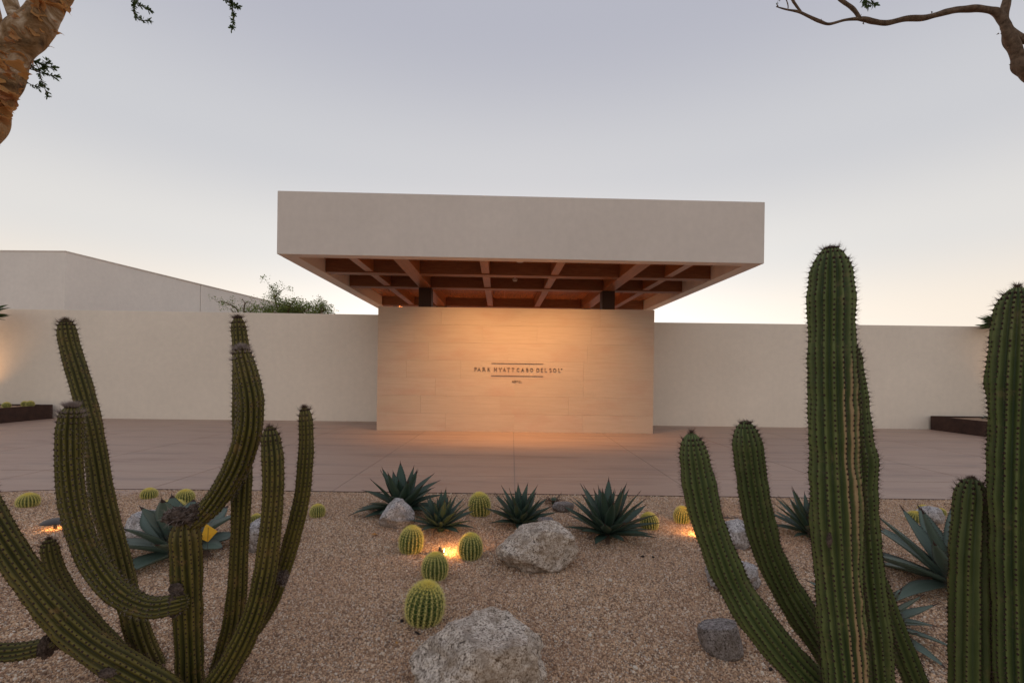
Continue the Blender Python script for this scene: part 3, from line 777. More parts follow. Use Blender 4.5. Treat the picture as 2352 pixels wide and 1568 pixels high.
column_stem(cL, path([(486, 1585, 20), (512, 1505, 22), (533, 1438, 24), (543, 1372, 24), (549, 1272, 23), (555, 1138, 23), (556, 1000, 23), (556, 900, 22), (555, 820, 21), (550, 765, 19), (546, 727, 15)], 2.42), M_C1, 11, 1.0, None, 3)
column_stem(cL, path([(452, 1625, 28), (505, 1560, 32), (548, 1492, 31), (585, 1410, 29), (607, 1325, 28), (619, 1238, 26), (627, 1138, 25), (627, 1060, 25), (622, 1010, 22), (619, 978, 18)], 2.16), M_C1, 12, 0.5, lambda s, d, r: 0.3, 4)
column_stem(cL, path([(585, 1445, 18), (622, 1380, 20), (652, 1300, 20), (674, 1225, 20), (694, 1138, 20), (702, 1050, 19), (703, 985, 17), (699, 934, 13)], 2.30), M_C1, 11, 1.0, None, 5)
column_stem(cL, path([(405, 1605, 28), (360, 1545, 31), (322, 1465, 32), (292, 1365, 31), (264, 1255, 30), (238, 1155, 30), (224, 1065, 29), (210, 980, 28), (193, 910, 27), (175, 845, 27), (158, 785, 25), (150, 733, 22)], 2.48), M_C1, 12, 1.0, None, 6)
column_stem(cL, path([(425, 1380, 20, 2.20), (398, 1388, 27, 2.15), (352, 1395, 30, 2.12), (305, 1382, 32, 2.10), (258, 1350, 34, 2.08), (216, 1295, 35, 2.07), (186, 1228, 35, 2.06), (167, 1150, 35, 2.06), (159, 1070, 34, 2.06), (159, 1000, 33, 2.06), (162, 960, 30, 2.06), (164, 930, 26, 2.06)]), M_C1, 14, 1.0, None, 7, 'arm sweeping left from the trunk and turning upright, pale woolly tip', True)
column_stem(cL, path([(436, 1640, 36, 2.1), (370, 1582, 42, 2.04), (300, 1540, 44, 2.0), (230, 1497, 44, 1.97), (165, 1445, 44, 1.95), (105, 1378, 43, 1.93), (65, 1325, 42, 1.92), (28, 1270, 42, 1.91), (-10, 1205, 42, 1.9), (-45, 1130, 42, 1.9), (-70, 1040, 40, 1.9), (-80, 930, 36, 1.9)]), M_C1, 14, 0.6, lambda s, d, r: 0.28, 8)
column_stem(cL, path([(372, 1585, 22), (312, 1535, 25), (255, 1478, 26), (200, 1420, 26), (155, 1362, 25), (128, 1312, 25), (115, 1268, 24), (112, 1236, 20)], 2.34), M_C1, 11, 0.7, None, 9)
column_stem(cL, path([(128, 1470, 14, 1.94), (108, 1480, 22, 1.93), (75, 1490, 28, 1.92), (25, 1497, 29, 1.9), (-35, 1495, 29, 1.88), (-90, 1475, 26, 1.88)]), M_C1, 11, 0.5, None, 10)
dead_lump('dead_tissue', cL, at(413, 1185, 2.22), 0.062, 1.2, 0.9, 0.62, 3, 90)
dead_lump('dead_tissue', cL, at(452, 1180, 2.25), 0.050, 0.75, 1.0, 1.05, 5, 30)
dead_lump('dead_tissue', cL, at(404, 1352, 2.17), 0.026, 1.2, 0.7, 1.0, 7, 15)
dead_lump('dead_tissue', cL, at(405, 1385, 2.16), 0.058, 0.35, 0.8, 1.0, 8, 12)
dead_lump('dead_tissue', cL, at(246, 1545, 1.90), 0.026, 1.3, 0.6, 0.7, 9, 20)
dead_lump('dead_tissue', cL, at(112, 1480, 1.93), 0.048, 0.4, 0.9, 1.0, 11, 12)
dead_lump('woolly_bud', cL, at(651, 1325, 2.27), 0.03, 0.7, 0.8, 1.3, 13, 320)

cRt = empty('organ_pipe_cactus', (0, 0, 0))
tag(cRt, 'tall green column cactus right of the canopy, thick middle stem striped with tan scars', 'cactus')
def corkmain(s, d, r):
    f = max(0, 1-abs(d.x-0.15)/0.85) if d.y < 0.25 else 0
    return 2.3*f*max(0, min(1, (0.86-s)*3))*(0.62+0.38*math.sin(s*9+1))+0.05
column_stem(cRt, path([(1950, 1760, 50), (1946, 1640, 52), (1940, 1530, 54), (1932, 1425, 57), (1925, 1320, 58), (1921, 1216, 60), (1918, 1111, 61), (1915, 1000, 61), (1912, 888, 60), (1910, 790, 58), (1909, 700, 56), (1908, 630, 50), (1907, 566, 38)], 1.6), M_C2, 16, 0.35, corkmain, 21, 'tallest thick stem with tan corky scars along its ribs')
column_stem(cRt, path([(1985, 1740, 36), (2012, 1620, 42), (2012, 1530, 46), (2002, 1425, 45), (1990, 1320, 44), (1982, 1216, 43), (1974, 1120, 42), (1973, 1060, 45), (1965, 1000, 40), (1960, 920, 37), (1953, 850, 33), (1944, 780, 27)], 1.74), M_C2, 14, 0.5, None, 22)
column_stem(cRt, path([(2170, 1740, 30), (2122, 1610, 33), (2088, 1530, 33), (2058, 1455, 32), (2030, 1380, 30), (2008, 1310, 27)], 1.85), M_C2, 9, 0.5, None, 23)
column_stem(cRt, path([(1960, 1660, 36, 1.70), (1905, 1600, 44, 1.72), (1845, 1548, 46, 1.74), (1778, 1475, 45, 1.75), (1720, 1400, 43, 1.76), (1676, 1325, 41, 1.77), (1645, 1250, 39, 1.77), (1621, 1181, 39, 1.77), (1605, 1111, 39, 1.77), (1596, 1060, 36, 1.77), (1590, 1020, 31, 1.77), (1588, 993, 26, 1.77)]), M_C2, 14, 0.35, None, 24, 'outer left arm curving up from the base')
column_stem(cRt, path([(1965, 1610, 34, 1.88), (1895, 1490, 38, 1.88), (1846, 1415, 39, 1.88), (1802, 1345, 38, 1.88), (1770, 1280, 38, 1.88), (1748, 1216, 38, 1.88), (1734, 1146, 38, 1.88), (1724, 1080, 37, 1.88), (1718, 1030, 35, 1.88), (1714, 995, 30, 1.88), (1712, 966, 24, 1.88)]), M_C2, 14, 0.35, None, 25)
dead_lump('dead_tissue', cRt, at(1905, 1240, 1.535), 0.015, 0.6, 0.3, 1.5, 33, 4)

cF = empty('organ_pipe_cactus', (0, 0, 0))
tag(cF, 'green column cactus at the right frame edge, tall stem beside a short one', 'cactus')
column_stem(cF, path([(2345, 1850, 60), (2345, 1600, 68), (2342, 1400, 70), (2338, 1200, 72), (2335, 1050, 72), (2334, 900, 71), (2334, 800, 68), (2335, 720, 58), (2337, 658, 42)], 1.55), M_C2, 16, 0.5, lambda s, d, r: 0.3, 41, 'tall stem cut by the frame edge')
column_stem(cF, path([(2238, 1820, 50), (2230, 1600, 54), (2227, 1425, 54), (2225, 1285, 50), (2228, 1190, 45), (2231, 1135, 42), (2232, 1096, 38)], 1.66), M_C2, 11, 0.9, lambda s, d, r: 0.35, 42, 'short blunt stem')
column_stem(cF, path([(2290, 1850, 40), (2285, 1600, 40), (2283, 1450, 38), (2286, 1330, 34), (2290, 1250, 26)], 1.75), M_C1, 10, 0.5, None, 43)

# ------------------------------------------------------------------ barrel cacti
def make_barrel(hr, seed, ribs=22, lean=0.0):
    """unit radius barrel, height hr*2 ; origin at the base"""
    rg = random.Random(seed); e = empty('barrel_cactus')
    per = 4; sides = ribs*per; nr = 26; V = []; Fc = []; crest = []; H = 2*hr
    def prof(t):       # t 0 base .. 1 top
        ph = -0.86+t*(math.pi/2+0.86)
        rr_ = math.cos(ph)**0.85 if t < 1 else 0.0; z = (math.sin(ph)+math.sin(0.86))/(1+math.sin(0.86))
        return rr_, z
    for j in range(nr+1):
        t = j/nr; rr_, z = prof(t)
        if t > 0.9: z -= 0.06*((t-0.9)/0.1)**2
        for k in range(sides):
            a = 2*math.pi*k/sides; c_ = abs((k % per)/per-0.5)*2
            q = max(0.001, rr_)*(0.76+0.24*c_)
            V.append(Vector((q*math.cos(a), q*math.sin(a), z*H))); crest.append(c_)
    for j in range(nr):
        for k in range(sides):
            a = j*sides+k; b = j*sides+(k+1) % sides; Fc.append((a, b, b+sides, a+sides))
    Fc.append(tuple(nr*sides+k for k in range(sides)))
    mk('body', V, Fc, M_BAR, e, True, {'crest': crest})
    SV, SF, T = [], [], []
    for q in range(ribs):
        a = 2*math.pi*q/ribs; d0 = Vector((math.cos(a), math.sin(a), 0)); tg = Vector((-math.sin(a), math.cos(a), 0))
        n = 13
        for j in range(n):
            t = 0.06+0.92*((j+rg.uniform(-0.15, 0.15))/(n-1)); t = min(0.985, max(0.03, t))
            rr_, z = prof(t); r2, z2 = prof(min(0.999, t+0.01))
            base = d0*rr_+Vector((0, 0, z*H)); tan = (d0*(r2-rr_)+Vector((0, 0, (z2-z)*H))).normalized(); nm = tg.cross(tan).normalized()
            if nm.dot(base-Vector((0, 0, H*0.4))) < 0: nm = -nm
            top = max(0, (t-0.55)/0.45)
            for k in range(7):
                w = 2*math.pi*k/7+rg.uniform(-0.25, 0.25)
                d = nm*rg.uniform(0.25, 0.6)+tan*math.cos(w)+tg*math.sin(w)*0.9+nm*0.5*top
                spine(SV, SF, base, d, rg.uniform(0.19, 0.31)*(1+0.25*top), 0.015, T, 0.35+0.6*top+rg.uniform(-.15, .15))
            for k in range(2):
                d = nm*1.2+tan*rg.uniform(-0.9, 0.3)+tg*rg.uniform(-0.3, 0.3)
                spine(SV, SF, base, d, rg.uniform(0.2, 0.30), 0.013, T, 0.45+0.5*top)
    s = mk('spines', SV, SF, M_GSP, e, False, {'tone': T}); s['kind'] = 'stuff'
    WV, WF = [], []
    for k in range(420):
        w = rg.uniform(0, 6.283); q = 0.34*math.sqrt(rg.random())
        base = Vector((q*math.cos(w), q*math.sin(w), H*(0.94)))
        spine(WV, WF, base, Vector((math.cos(w)*q*1.6+rg.uniform(-.4, .4), math.sin(w)*q*1.6+rg.uniform(-.4, .4), 1)), rg.uniform(0.08, 0.17), 0.018)
    w_ = mk('crown_wool', WV, WF, M_WOOL, e); w_['kind'] = 'stuff'
    return e
BT = [make_barrel(0.86, 11, 20), make_barrel(1.0, 12, 19), make_barrel(0.70, 13, 20)]
used = set()
def barrel(u, w, vt, vb, typ, label, z0=0.0, Yset=None):
    # contact point a little above the lowest visible pixel
    c = gnd(u, vb-0.10*(vb-vt), 0)
    if Yset: c = at(u, vb, Yset)
    Y = c.y; r = w/2*Y/F/math.sqrt(1+((u-1176)/F)**2)*0.86
    src = BT[typ]
    if typ not in used: e = src; used.add(typ)
    else:
        e = src.copy(); S.collection.objects.link(e)
        for ch in [o for o in bpy.data.objects if o.parent == src]:
            k = ch.copy(); S.collection.objects.link(k); k.parent = e
    e.location = (c.x, c.y, (gz(c.x, c.y)-0.01 if Yset is None else c.z)); e.scale = (r, r, r); e.rotation_euler = (R(rng.uniform(-7, 4)), R(rng.uniform(-8, 8)), rng.uniform(0, 6)); e.scale = (r*rng.uniform(0.96, 1.03), r*rng.uniform(0.96, 1.03), r*rng.uniform(0.93, 1.04))
    tag(e, label, 'cactus', 'golden barrel cacti')
    return e
barrel(971, 103, 1330, 1436, 1, 'largest golden barrel cactus, nearest, just behind the front boulder')
barrel(999, 68, 1250, 1334, 1, 'golden barrel cactus second from the front, beside the glowing ground light')
barrel(943, 64, 1197, 1270, 1, 'golden barrel cactus lit orange by the ground light, behind the pair in front')
barrel(1081, 63, 1215, 1284, 1, 'golden barrel cactus just right of the glowing ground light')
barrel(1103, 57, 1131, 1186, 1, 'golden barrel cactus standing alone between the two middle agaves')
barrel(342, 48, 1107, 1146, 2, 'golden barrel cactus near the driveway edge between the left cactus arms')
barrel(425, 52, 1117, 1160, 0, 'golden barrel cactus behind the broken trunk, near the driveway edge')
barrel(395, 78, 1147, 1195, 2, 'golden barrel cactus showing only its yellow top above the blue agave')
barrel(65, 66, 1133, 1176, 2, 'golden barrel cactus farthest left, on the gravel mound')
barrel(729, 40, 1148, 1188, 0, 'small golden barrel cactus right of the left column cactus')
barrel(588, 34, 1177, 1205, 0, 'small golden barrel cactus peeping between two left cactus stems')
barrel(1493, 48, 1183, 1217, 0, 'golden barrel cactus behind the right leaves of the big middle agave')
barrel(1565, 44, 1155, 1201, 1, 'golden barrel cactus half hidden by the outer left arm of the tall cactus')
barrel(2122, 34, 1149, 1177, 2, 'golden barrel cactus nearest the driveway at the right, above the big agave')
barrel(2103, 52, 1175, 1202, 2, 'low golden barrel cactus right beside the tips of the big right agave')
barrel(2160, 30, 1160, 1185, 0, 'small golden barrel cactus behind the upright leaf of the big right agave')
for u, w, vt, vb, Y, lab in ((14, 26, 926, 941, 13.35, 'tiny barrel cactus leftmost in the left planter'), (57, 22, 923, 938, 14.0, 'tiny barrel cactus in the left planter, middle one'), (69, 24, 925, 938, 13.9, 'tiny barrel cactus in the left planter, nearest its corner')):
    b_ = barrel(u, w, vt, vb, 0, lab, Yset=Y); b_.location.z = 0.42

# ------------------------------------------------------------------ agaves
def leaf_mesh(length_segs, wid, curve, teeth, thick, m_leaf, seed, cup=0.32, name='leaf', fat=0.45, tipr=0.0):
    rg = random.Random(seed); V = []; Fc = []; FM = []
    n = length_segs; ang = 0.0; x = z = 0.0; prev = 0
    rows = []
    for i in range(n+1):
        t = i/n
        w = wid*(0.55+0.45*math.sin(min(1, t/fat)*math.pi/2)) if t < fat else wid*max(0.0, (1-((t-fat)/(1-fat))**1.55))
        w = max(w, 0.0015)
        w *= 1+0.04*math.sin(t*9+seed)
        rows.append((x, z, w, t)); a = curve*(t**1.3); x += math.cos(a)/n; z -= math.sin(a)/n
    for i, (x, z, w, t) in enumerate(rows):
        cu = cup*w*(1.15-0.4*t); th = thick*wid*(1-0.85*t)
        V += [Vector((x, -w, z+cu)), Vector((x, -w*0.5, z+cu*0.28)), Vector((x, 0, z)), Vector((x, w*0.5, z+cu*0.28)), Vector((x, w, z+cu)),
              Vector((x, w*0.5, z+cu*0.28-th*0.8)), Vector((x, 0, z-th)), Vector((x, -w*0.5, z+cu*0.28-th*0.8))]
    for i in range(n):
        for k in range(8):
            a = i*8+k; b = i*8+(k+1) % 8; Fc.append((b, a, a+8, b+8)); FM.append(1 if i >= n-1 else 0)
    # terminal spine
    x, z, w, t = rows[-1]; o = len(V); tipd = Vector((math.cos(curve), 0, -math.sin(curve)))
    b0 = Vector((x, 0, z))-tipd*0.02; 
    for k in range(4):
        q = math.pi/2*k; V.append(b0+Vector((0, math.cos(q), math.sin(q)))*0.009)
    V.append(b0+tipd*0.075)
    for k in range(4): Fc.append((o+k, o+(k+1) % 4, o+4)); FM.append(1)
    for side in (-1, 1):
        for k in range(teeth):
            t = 0.18+0.74*(k+rg.uniform(-.2, .2))/teeth; fi = t*n; i = min(n-1, int(fi)); fr = fi-i
            A = Vector(V[i*8+(0 if side < 0 else 4)]); B = Vector(V[(i+1)*8+(0 if side < 0 else 4)]); q = A.lerp(B, fr); o = len(V); s_ = 0.010
            V += [q+Vector((-s_*0.8, -side*0.004, 0)), q+Vector((s_*0.8, -side*0.004, 0)), q+Vector((s_*0.2, -side*0.002, -0.005)), q+Vector((rg.uniform(-.3, .6)*s_, side*s_*1.35, 0.002))]
            Fc += [(o, o+1, o+3), (o+1, o+2, o+3), (o+2, o, o+3)]; FM += [1, 1, 1]
    me = mk(name, V, Fc, None, None, True, None, [m_leaf, M_AGT], FM)
    d = me.data; bpy.data.objects.remove(me); return d
def agave(u, v, rad, hgt, nl, wid, m_leaf, label, seed, curve=0.25, inner=82, outer=4, dry=0, az0=None, Y=None, dead=False, teeth=16, cup=0.32, fat=0.45):
    rg = random.Random(seed); c = gnd(u, v) if Y is None else at(u, v, Y)
    e = empty('agave', (c.x, c.y, gz(c.x, c.y) if Y is None else c.z)); tag(e, label, 'agave', 'agaves planted in the gravel bed' if Y is None else None)
    meshes = [leaf_mesh(14, wid*rg.uniform(0.88, 1.12), curve*cv, teeth, 0.35, m_leaf, seed*10+k, cup, fat=fat) for k, cv in enumerate((0.2, 0.7, 1.2, 1.9, -0.5))]
    dm = leaf_mesh(12, wid*0.55, 1.5, 6, 0.2, M_AGD, seed*10+9)
    for k in range(nl):
        t = (k+0.5)/nl                      # 0 inner .. 1 outer
        inc = inner+(outer-inner)*t**0.85+rg.uniform(-5, 5)
        az = k*2.39996+rg.uniform(-.12, .12)
        ln = (hgt*(1-t)**0.7+rad*(t**0.7)*1.0); ln = max(hgt*0.8, min(ln, max(rad, hgt)*1.12))*rg.uniform(0.86, 1.08)
        if t < 0.08: ln *= 0.85
        me = meshes[rg.choice([0, 1, 4]) if t < 0.35 else rg.choice([0, 1, 2, 4]) if t < 0.75 else rg.choice([1, 2, 3])]
        o = bpy.data.objects.new('leaf', me); S.collection.objects.link(o); o.parent = e
        q = 0.03*rad/0.4*(0.4+t); o.location = (q*math.cos(az), q*math.sin(az), 0.035+0.05*(1-t)*hgt)
        o.rotation_euler = (rg.uniform(-.12, .12), -R(inc), az); o.scale = (ln, ln*rg.uniform(0.9, 1.1), ln)
    for k in range(dry):
        o = bpy.data.objects.new('dry_leaf', dm); S.collection.objects.link(o); o.parent = e
        az = rg.uniform(0, 6.28); ln = rad*rg.uniform(0.7, 1.0); o.location = (0, 0, 0.05)
        o.rotation_euler = (rg.uniform(-.3, .3), -R(rg.uniform(6, 16)), az); o.scale = (ln, ln, ln)
        if k == 0: o['label'] = 'withered brown leaf at the bottom of the rosette'
    disc('core', (0, 0, -0.02), 0.05*rad/0.4, 0.10, M_AG1, e, 10, 0.03)
    return e
agave(922, 1174, 0.41, 0.45, 34, 0.135, M_AG1, 'dark green agave behind the grey rock, left of the middle group', 51, 0.35, 80, 0, 4, teeth=14)
agave(1012, 1218, 0.30, 0.31, 36, 0.112, M_AG1, 'green agave just behind the orange lit barrel cactus', 52, 0.2, 84, 8, 3, teeth=14)
agave(1194, 1207, 0.31, 0.335, 40, 0.112, M_AG1, 'compact dark agave in the centre, behind the small grey rock', 53, 0.12, 84, 6, 3, teeth=14)
agave(1395, 1234, 0.38, 0.46, 44, 0.098, M_AG1, 'spiky dark agave right of the large boulder, tallest of the middle group', 54, 0.12, 86, 2, 5, teeth=16)
agave(1862, 1232, 0.36, 0.42, 36, 0.085, M_AG1, 'dark agave half hidden behind the thick tan scarred cactus stem', 55, 0.12, 80, 0, 2)
agave(2194, 1354, 0.60, 0.60, 28, 0.112, M_AG2, 'big blue green agave between the tall cactus and the right edge cactus', 56, 0.22, 76, 2, 3, teeth=20)
agave(2000, 1452, 0.34, 0.28, 24, 0.12, M_AG2, 'low blue green agave behind the base of the tall cactus', 57, 0.4, 60, 5, 0)
agave(408, 1272, 0.43, 0.47, 17, 0.23, M_AG2, 'broad leaved blue grey agave behind the broken cactus trunk', 58, 0.22, 84, 4, 1, teeth=18, cup=0.25, fat=0.55)
agave(1272, 1158, 0.20, 0.10, 12, 0.085, M_AGD, 'withered dark agave remains behind the compact centre agave', 59, 1.0, 30, 0, 4)

# ------------------------------------------------------------------ rocks
def rock(name, loc, size, m, label, seed, cuts=(), sub=5, rough=0.14, rz=0.0, sink=0.25):
    bm = bmesh.new(); bmesh.ops.create_icosphere(bm, subdivisions=sub, radius=1)
    sd_ = Vector((seed*3.7, seed*1.3, seed*7.1)); cp = [(Vector(n).normalized(), d) for n, d in cuts]
    rg = random.Random(seed)
    for k in range(9):
        n = Vector((rg.gauss(0, 1), rg.gauss(0, 1), rg.gauss(0.2, 0.8))).normalized(); cp.append((n, rg.uniform(0.74, 0.95)))
    for v in bm.verts:
        c = v.co.copy()
        for n, d in cp:
            q = c.dot(n)
            if q > d: c -= n*(q-d)*0.97
        k = 1+rough*(noise.noise(c*1.3+sd_)+0.5*noise.noise(c*3.1+sd_)+0.28*noise.noise(c*7+sd_)+0.14*noise.noise(c*16+sd_))
        v.co = c*k
    zmin = -1+2*sink*0.5
    for v in bm.verts: v.co = Vector((v.co.x*size[0], v.co.y*size[1], v.co.z*size[2]))
    me = bpy.data.meshes.new(name); bm.to_mesh(me); bm.free(); me.materials.append(m)
    me.polygons.foreach_set('use_smooth', [True]*len(me.polygons))
    o = bpy.data.objects.new(name, me); S.collection.objects.link(o)
    o.location = (loc[0], loc[1], gz(loc[0], loc[1])+size[2]*(1-sink*2)); o.rotation_euler = (0, 0, rz)
    tag(o, label, 'rock', 'granite boulders in the gravel bed')
    return o
rock('boulder', (-0.145, 2.38), (0.365, 0.29, 0.235), M_G1, 'largest granite boulder, cut by the bottom edge, in front of the biggest barrel cactus', 4, [((-0.7, -0.3, 0.65), 0.70), ((0.05, 0.0, 1), 0.70), ((0.9, -0.1, 0.25), 0.84)], 6, 0.17, sink=0.27)
rock('boulder', (0.245, 3.86), (0.345, 0.27, 0.21), M_G1, 'rounded tan granite boulder in the middle of the gravel', 9, [((-0.45, -0.6, 0.6), 0.80)], 6, 0.15, sink=0.2)
rock('boulder', (-1.20, 4.80), (0.20, 0.16, 0.17), M_G2, 'angular grey rock in front of the left middle agave', 12, [((-0.7, -0.2, 0.6), 0.62), ((0.8, -0.4, 0.5), 0.7)], 5, 0.13, sink=0.18)
rock('boulder', (0.36, 4.56), (0.135, 0.10, 0.105), M_G3, 'small blue grey blocky rock touching the middle boulder from behind', 15, [((-0.75, -0.2, 0.5), 0.62), ((0.0, 0, 1), 0.72), ((0.85, 0, 0.3), 0.7)], 5, 0.08, sink=0.15)
rock('boulder', (1.25, 2.66), (0.145, 0.12, 0.125), M_G3, 'dark brown rock near the curved left arm of the tall cactus', 18, [((-0.2, 0.1, 1.0), 0.60), ((0.9, -0.3, 0.2), 0.66), ((-0.5, -0.9, 0.15), 0.60), ((0.5, -0.8, 0.25), 0.70)], 5, 0.06, sink=0.18)
rock('boulder', (2.12, 4.3), (0.16, 0.14, 0.15), M_G2, 'grey rock seen in the gap between the two curved cactus arms', 21, [((0, -0.5, 0.8), 0.7)], 5, 0.16, sink=0.18)
rock('boulder', (1.68, 3.45), (0.21, 0.15, 0.12), M_G2, 'pale grey rock behind the outer left arm of the tall cactus', 24, [((0, 0, 1), 0.7)], 5, 0.16, sink=0.15)
rock('boulder', (-3.38, 4.35), (0.27, 0.2, 0.16), M_G2, 'pale grey rock left of the broad leaved agave', 27, [((0, -0.2, 1), 0.7)], 5, 0.14, sink=0.18)
rock('boulder', (-2.27, 4.12), (0.17, 0.15, 0.17), M_G2, 'grey brown rock between the two right stems of the left cactus', 30, [], 5, 0.15, sink=0.18)
rock('boulder', (4.72, 5.1), (0.15, 0.12, 0.10), M_G2, 'small pale rock beside the barrel cactus at the right', 33, [], 4, 0.15, sink=0.18)
rock('boulder', (0.62, 5.35), (0.13, 0.10, 0.07), M_G3, 'small dark stone near the driveway behind the compact centre agave', 36, [((0, 0, 1), 0.6)], 4, 0.12, sink=0.15)
# odd single stones and litter lying on the gravel
def bit(name, u, v, size, m, label, cat, seed, flat=0.5):
    c = gnd(u, v); bm = bmesh.new(); bmesh.ops.create_icosphere(bm, subdivisions=2, radius=1)
    for q in bm.verts:
        k = 1+0.3*noise.noise(q.co*1.6+Vector((seed, 0, 0))); q.co = Vector((q.co.x*size[0], q.co.y*size[1], q.co.z*size[2]))*k
    me = bpy.data.meshes.new(name); bm.to_mesh(me); bm.free(); me.materials.append(m)
    o = bpy.data.objects.new(name, me); S.collection.objects.link(o); o.location = (c.x, c.y, gz(c.x, c.y)+size[2]*0.7+0.002); o.rotation_euler = (0, 0, seed*1.1); tag(o, label, cat); return o
M_WPEB = MB('pale_pebble', 0.7).color((0.62, 0.55, 0.46)).m
M_BLK = MB('dark_litter', 0.9).color((0.03, 0.022, 0.02)).m
M_ORG = MB('dry_leaf_orange', 0.7).color((0.50, 0.25, 0.07)).m
for k, (u, v, s_, m, lab, nm, ct) in enumerate([
        (1402, 1337, (0.017, 0.014, 0.010), M_WPEB, 'pale pebble right of the middle boulder', 'pebble', 'pebble'),
        (1459, 1532, (0.016, 0.013, 0.010), M_WPEB, 'pale pebble at the bottom right of the front boulder', 'pebble', 'pebble'),
        (1266, 1150, (0.022, 0.018, 0.016), M_WPEB, 'pale pebble by the withered agave', 'pebble', 'pebble'),
        (1355, 1455, (0.014, 0.012, 0.009), M_WPEB, 'pale pebble beyond the right shoulder of the front boulder', 'pebble', 'pebble'),
        (923, 1433, (0.013, 0.012, 0.009), M_BLK, 'black seed pod left of the biggest barrel cactus base', 'seed_pod', 'seed pod'),
        (1476, 1281, (0.020, 0.012, 0.008), M_BLK, 'dark clod in the open gravel below the spiky agave, left one', 'clod', 'clod'),
        (1500, 1283, (0.016, 0.011, 0.008), M_BLK, 'dark clod in the open gravel below the spiky agave, right one', 'clod', 'clod'),
        (958, 1457, (0.028, 0.006, 0.005), M_BLK, 'short dark twig below the biggest barrel cactus', 'twig', 'twig'),
        (1770, 1539, (0.012, 0.010, 0.009), M_BLK, 'dark pod under the outer left arm of the tall cactus', 'seed_pod', 'seed pod')]):
    bit(nm, u, v, s_, m, lab, ct, k+1)
def litter_leaf(u, v, L_, label, seed):
    c = gnd(u, v); V = []; Fc = []
    for i in range(7):
        t = i/6; w = 0.32*L_*math.sin(math.pi*min(1, t*0.95+0.03)); x = (t-.5)*L_; z = 0.25*L_*(t-.5)**2
        V += [(x, -w, z+0.2*w), (x, 0, z), (x, w, z+0.25*w), (x, 0, z-0.001)]
    for i in range(6):
        for k in range(4): a = 4*i+k; b = 4*i+(k+1) % 4; Fc.append((a, b, b+4, a+4))
    o = mk('fallen_leaf', V, Fc, M_ORG, None, True); o.location = (c.x, c.y, gz(c.x, c.y)+0.012); o.rotation_euler = (0.2, 0.1, seed); tag(o, label, 'leaf', 'dry leaves fallen on the gravel')
litter_leaf(860, 1227, 0.055, 'dry orange leaf left of the grey rock', 0.6)
litter_leaf(911, 1484, 0.035, 'dry orange leaf left of the front boulder', 1.9)
litter_leaf(1548, 1556, 0.03, 'dry orange leaf near the bottom edge right of the front boulder', 2.6)

# dark specks of plant litter, far too small to pick apart
rg = random.Random(44); V = []; Fc = []
for k in range(420):
    y = rg.uniform(2.0, 6.0); x = rg.uniform(-1.15, 1.15)*y
    if noise.noise(Vector((x*1.3, y*1.3, 0))) < -0.1: continue
    z = gz(x, y)+0.012; a = rg.uniform(0, 6.28); L_ = rg.uniform(0.006, 0.022); w = L_*rg.uniform(0.12, 0.4); c, s_ = math.cos(a), math.sin(a); o = len(V)
    for lx, ly, lz in ((-L_, 0, 0), (0, -w, 0.001), (L_, 0, 0.003), (0, w, 0.002), (0, 0, 0.007)): V.append((x+lx*c-ly*s_, y+lx*s_+ly*c, z+lz))
    Fc += [(o, o+1, o+4), (o+1, o+2, o+4), (o+2, o+3, o+4), (o+3, o, o+4), (o+3, o+2, o+1, o)]
tag(mk('plant_litter', V, Fc, M_AGD), 'scattered brown crumbs of dead leaf and twig on the gravel', 'litter', kind='stuff')

# ------------------------------------------------------------------ yellow marker flag
fp = at(477, 1228, 3.55)
fl = empty('marker_flag', (fp.x, fp.y, gz(fp.x, fp.y))); tag(fl, 'small folded yellow marker flag right of the broken cactus trunk', 'flag')
V, Fc = tube_vf([(Vector((0, 0, -0.02)), 0.0015), (Vector((0.0, 0, fp.z*0.6)), 0.0015), (Vector((0.004, 0, fp.z+0.05)), 0.0015)], 6, 0.05); mk('wire', V, Fc, M_METAL, fl)
k_ = 3.55/F; pz = fp.z
def fv(du, dv, y): return Vector((du*k_*1.0, y, pz-dv*k_))
pl_ = [fv(-5, -24, 0), fv(17, -3, 0.03), fv(-2, 20, 0.012), fv(-12, 9, -0.02), fv(-1, 4, 0.0)]
V = pl_+[q+Vector((0, 0.0015, 0)) for q in pl_]; Fc = [(0, 4, 1), (4, 2, 1), (0, 3, 4), (3, 2, 4), (5, 6, 9), (9, 6, 7), (5, 9, 8), (8, 9, 7), (0, 1, 6, 5), (1, 2, 7, 6), (2, 3, 8, 7), (3, 0, 5, 8)]
mk('pennant', V, Fc, M_FLAG, fl)

# ------------------------------------------------------------------ garden lights
def path_light(u, v, label, h=0.16, r=0.085, en=6.0, Y=None, cap=True):
    c = gnd(u, v); e = empty('path_light', (c.x, c.y, gz(c.x, c.y))); tag(e, label, 'light', 'low bronze path lights in the gravel')
    disc('stake', (0, 0, -0.03), 0.014, h+0.03, M_METAL, e, 12)
    # mushroom cap
    V = []; Fc = []; seg = 28; prof = [(0.0, h+0.035), (r*0.35, h+0.033), (r*0.7, h+0.022), (r*0.95, h+0.006), (r, h-0.004), (r*0.93, h-0.004), (r*0.6, h+0.008), (0.012, h+0.012)]
    for (q, z) in prof:
        for k in range(seg): a = 2*math.pi*k/seg; V.append((q*math.cos(a), q*math.sin(a), z))
    for j in range(len(prof)-1):
        for k in range(seg): a = j*seg+k; b = j*seg+(k+1) % seg; Fc.append((a, b, b+seg, a+seg))
    mk('cap', V, Fc, M_METAL, e, True)
    disc('lens', (0, 0, h-0.004), 0.024, 0.012, M_LAMP, e, 12)
    lamp('POINT', 'lamp', (0, 0, h-0.022), en, (1, 0.46, 0.14), e, shadow_soft_size=0.02)
    return e
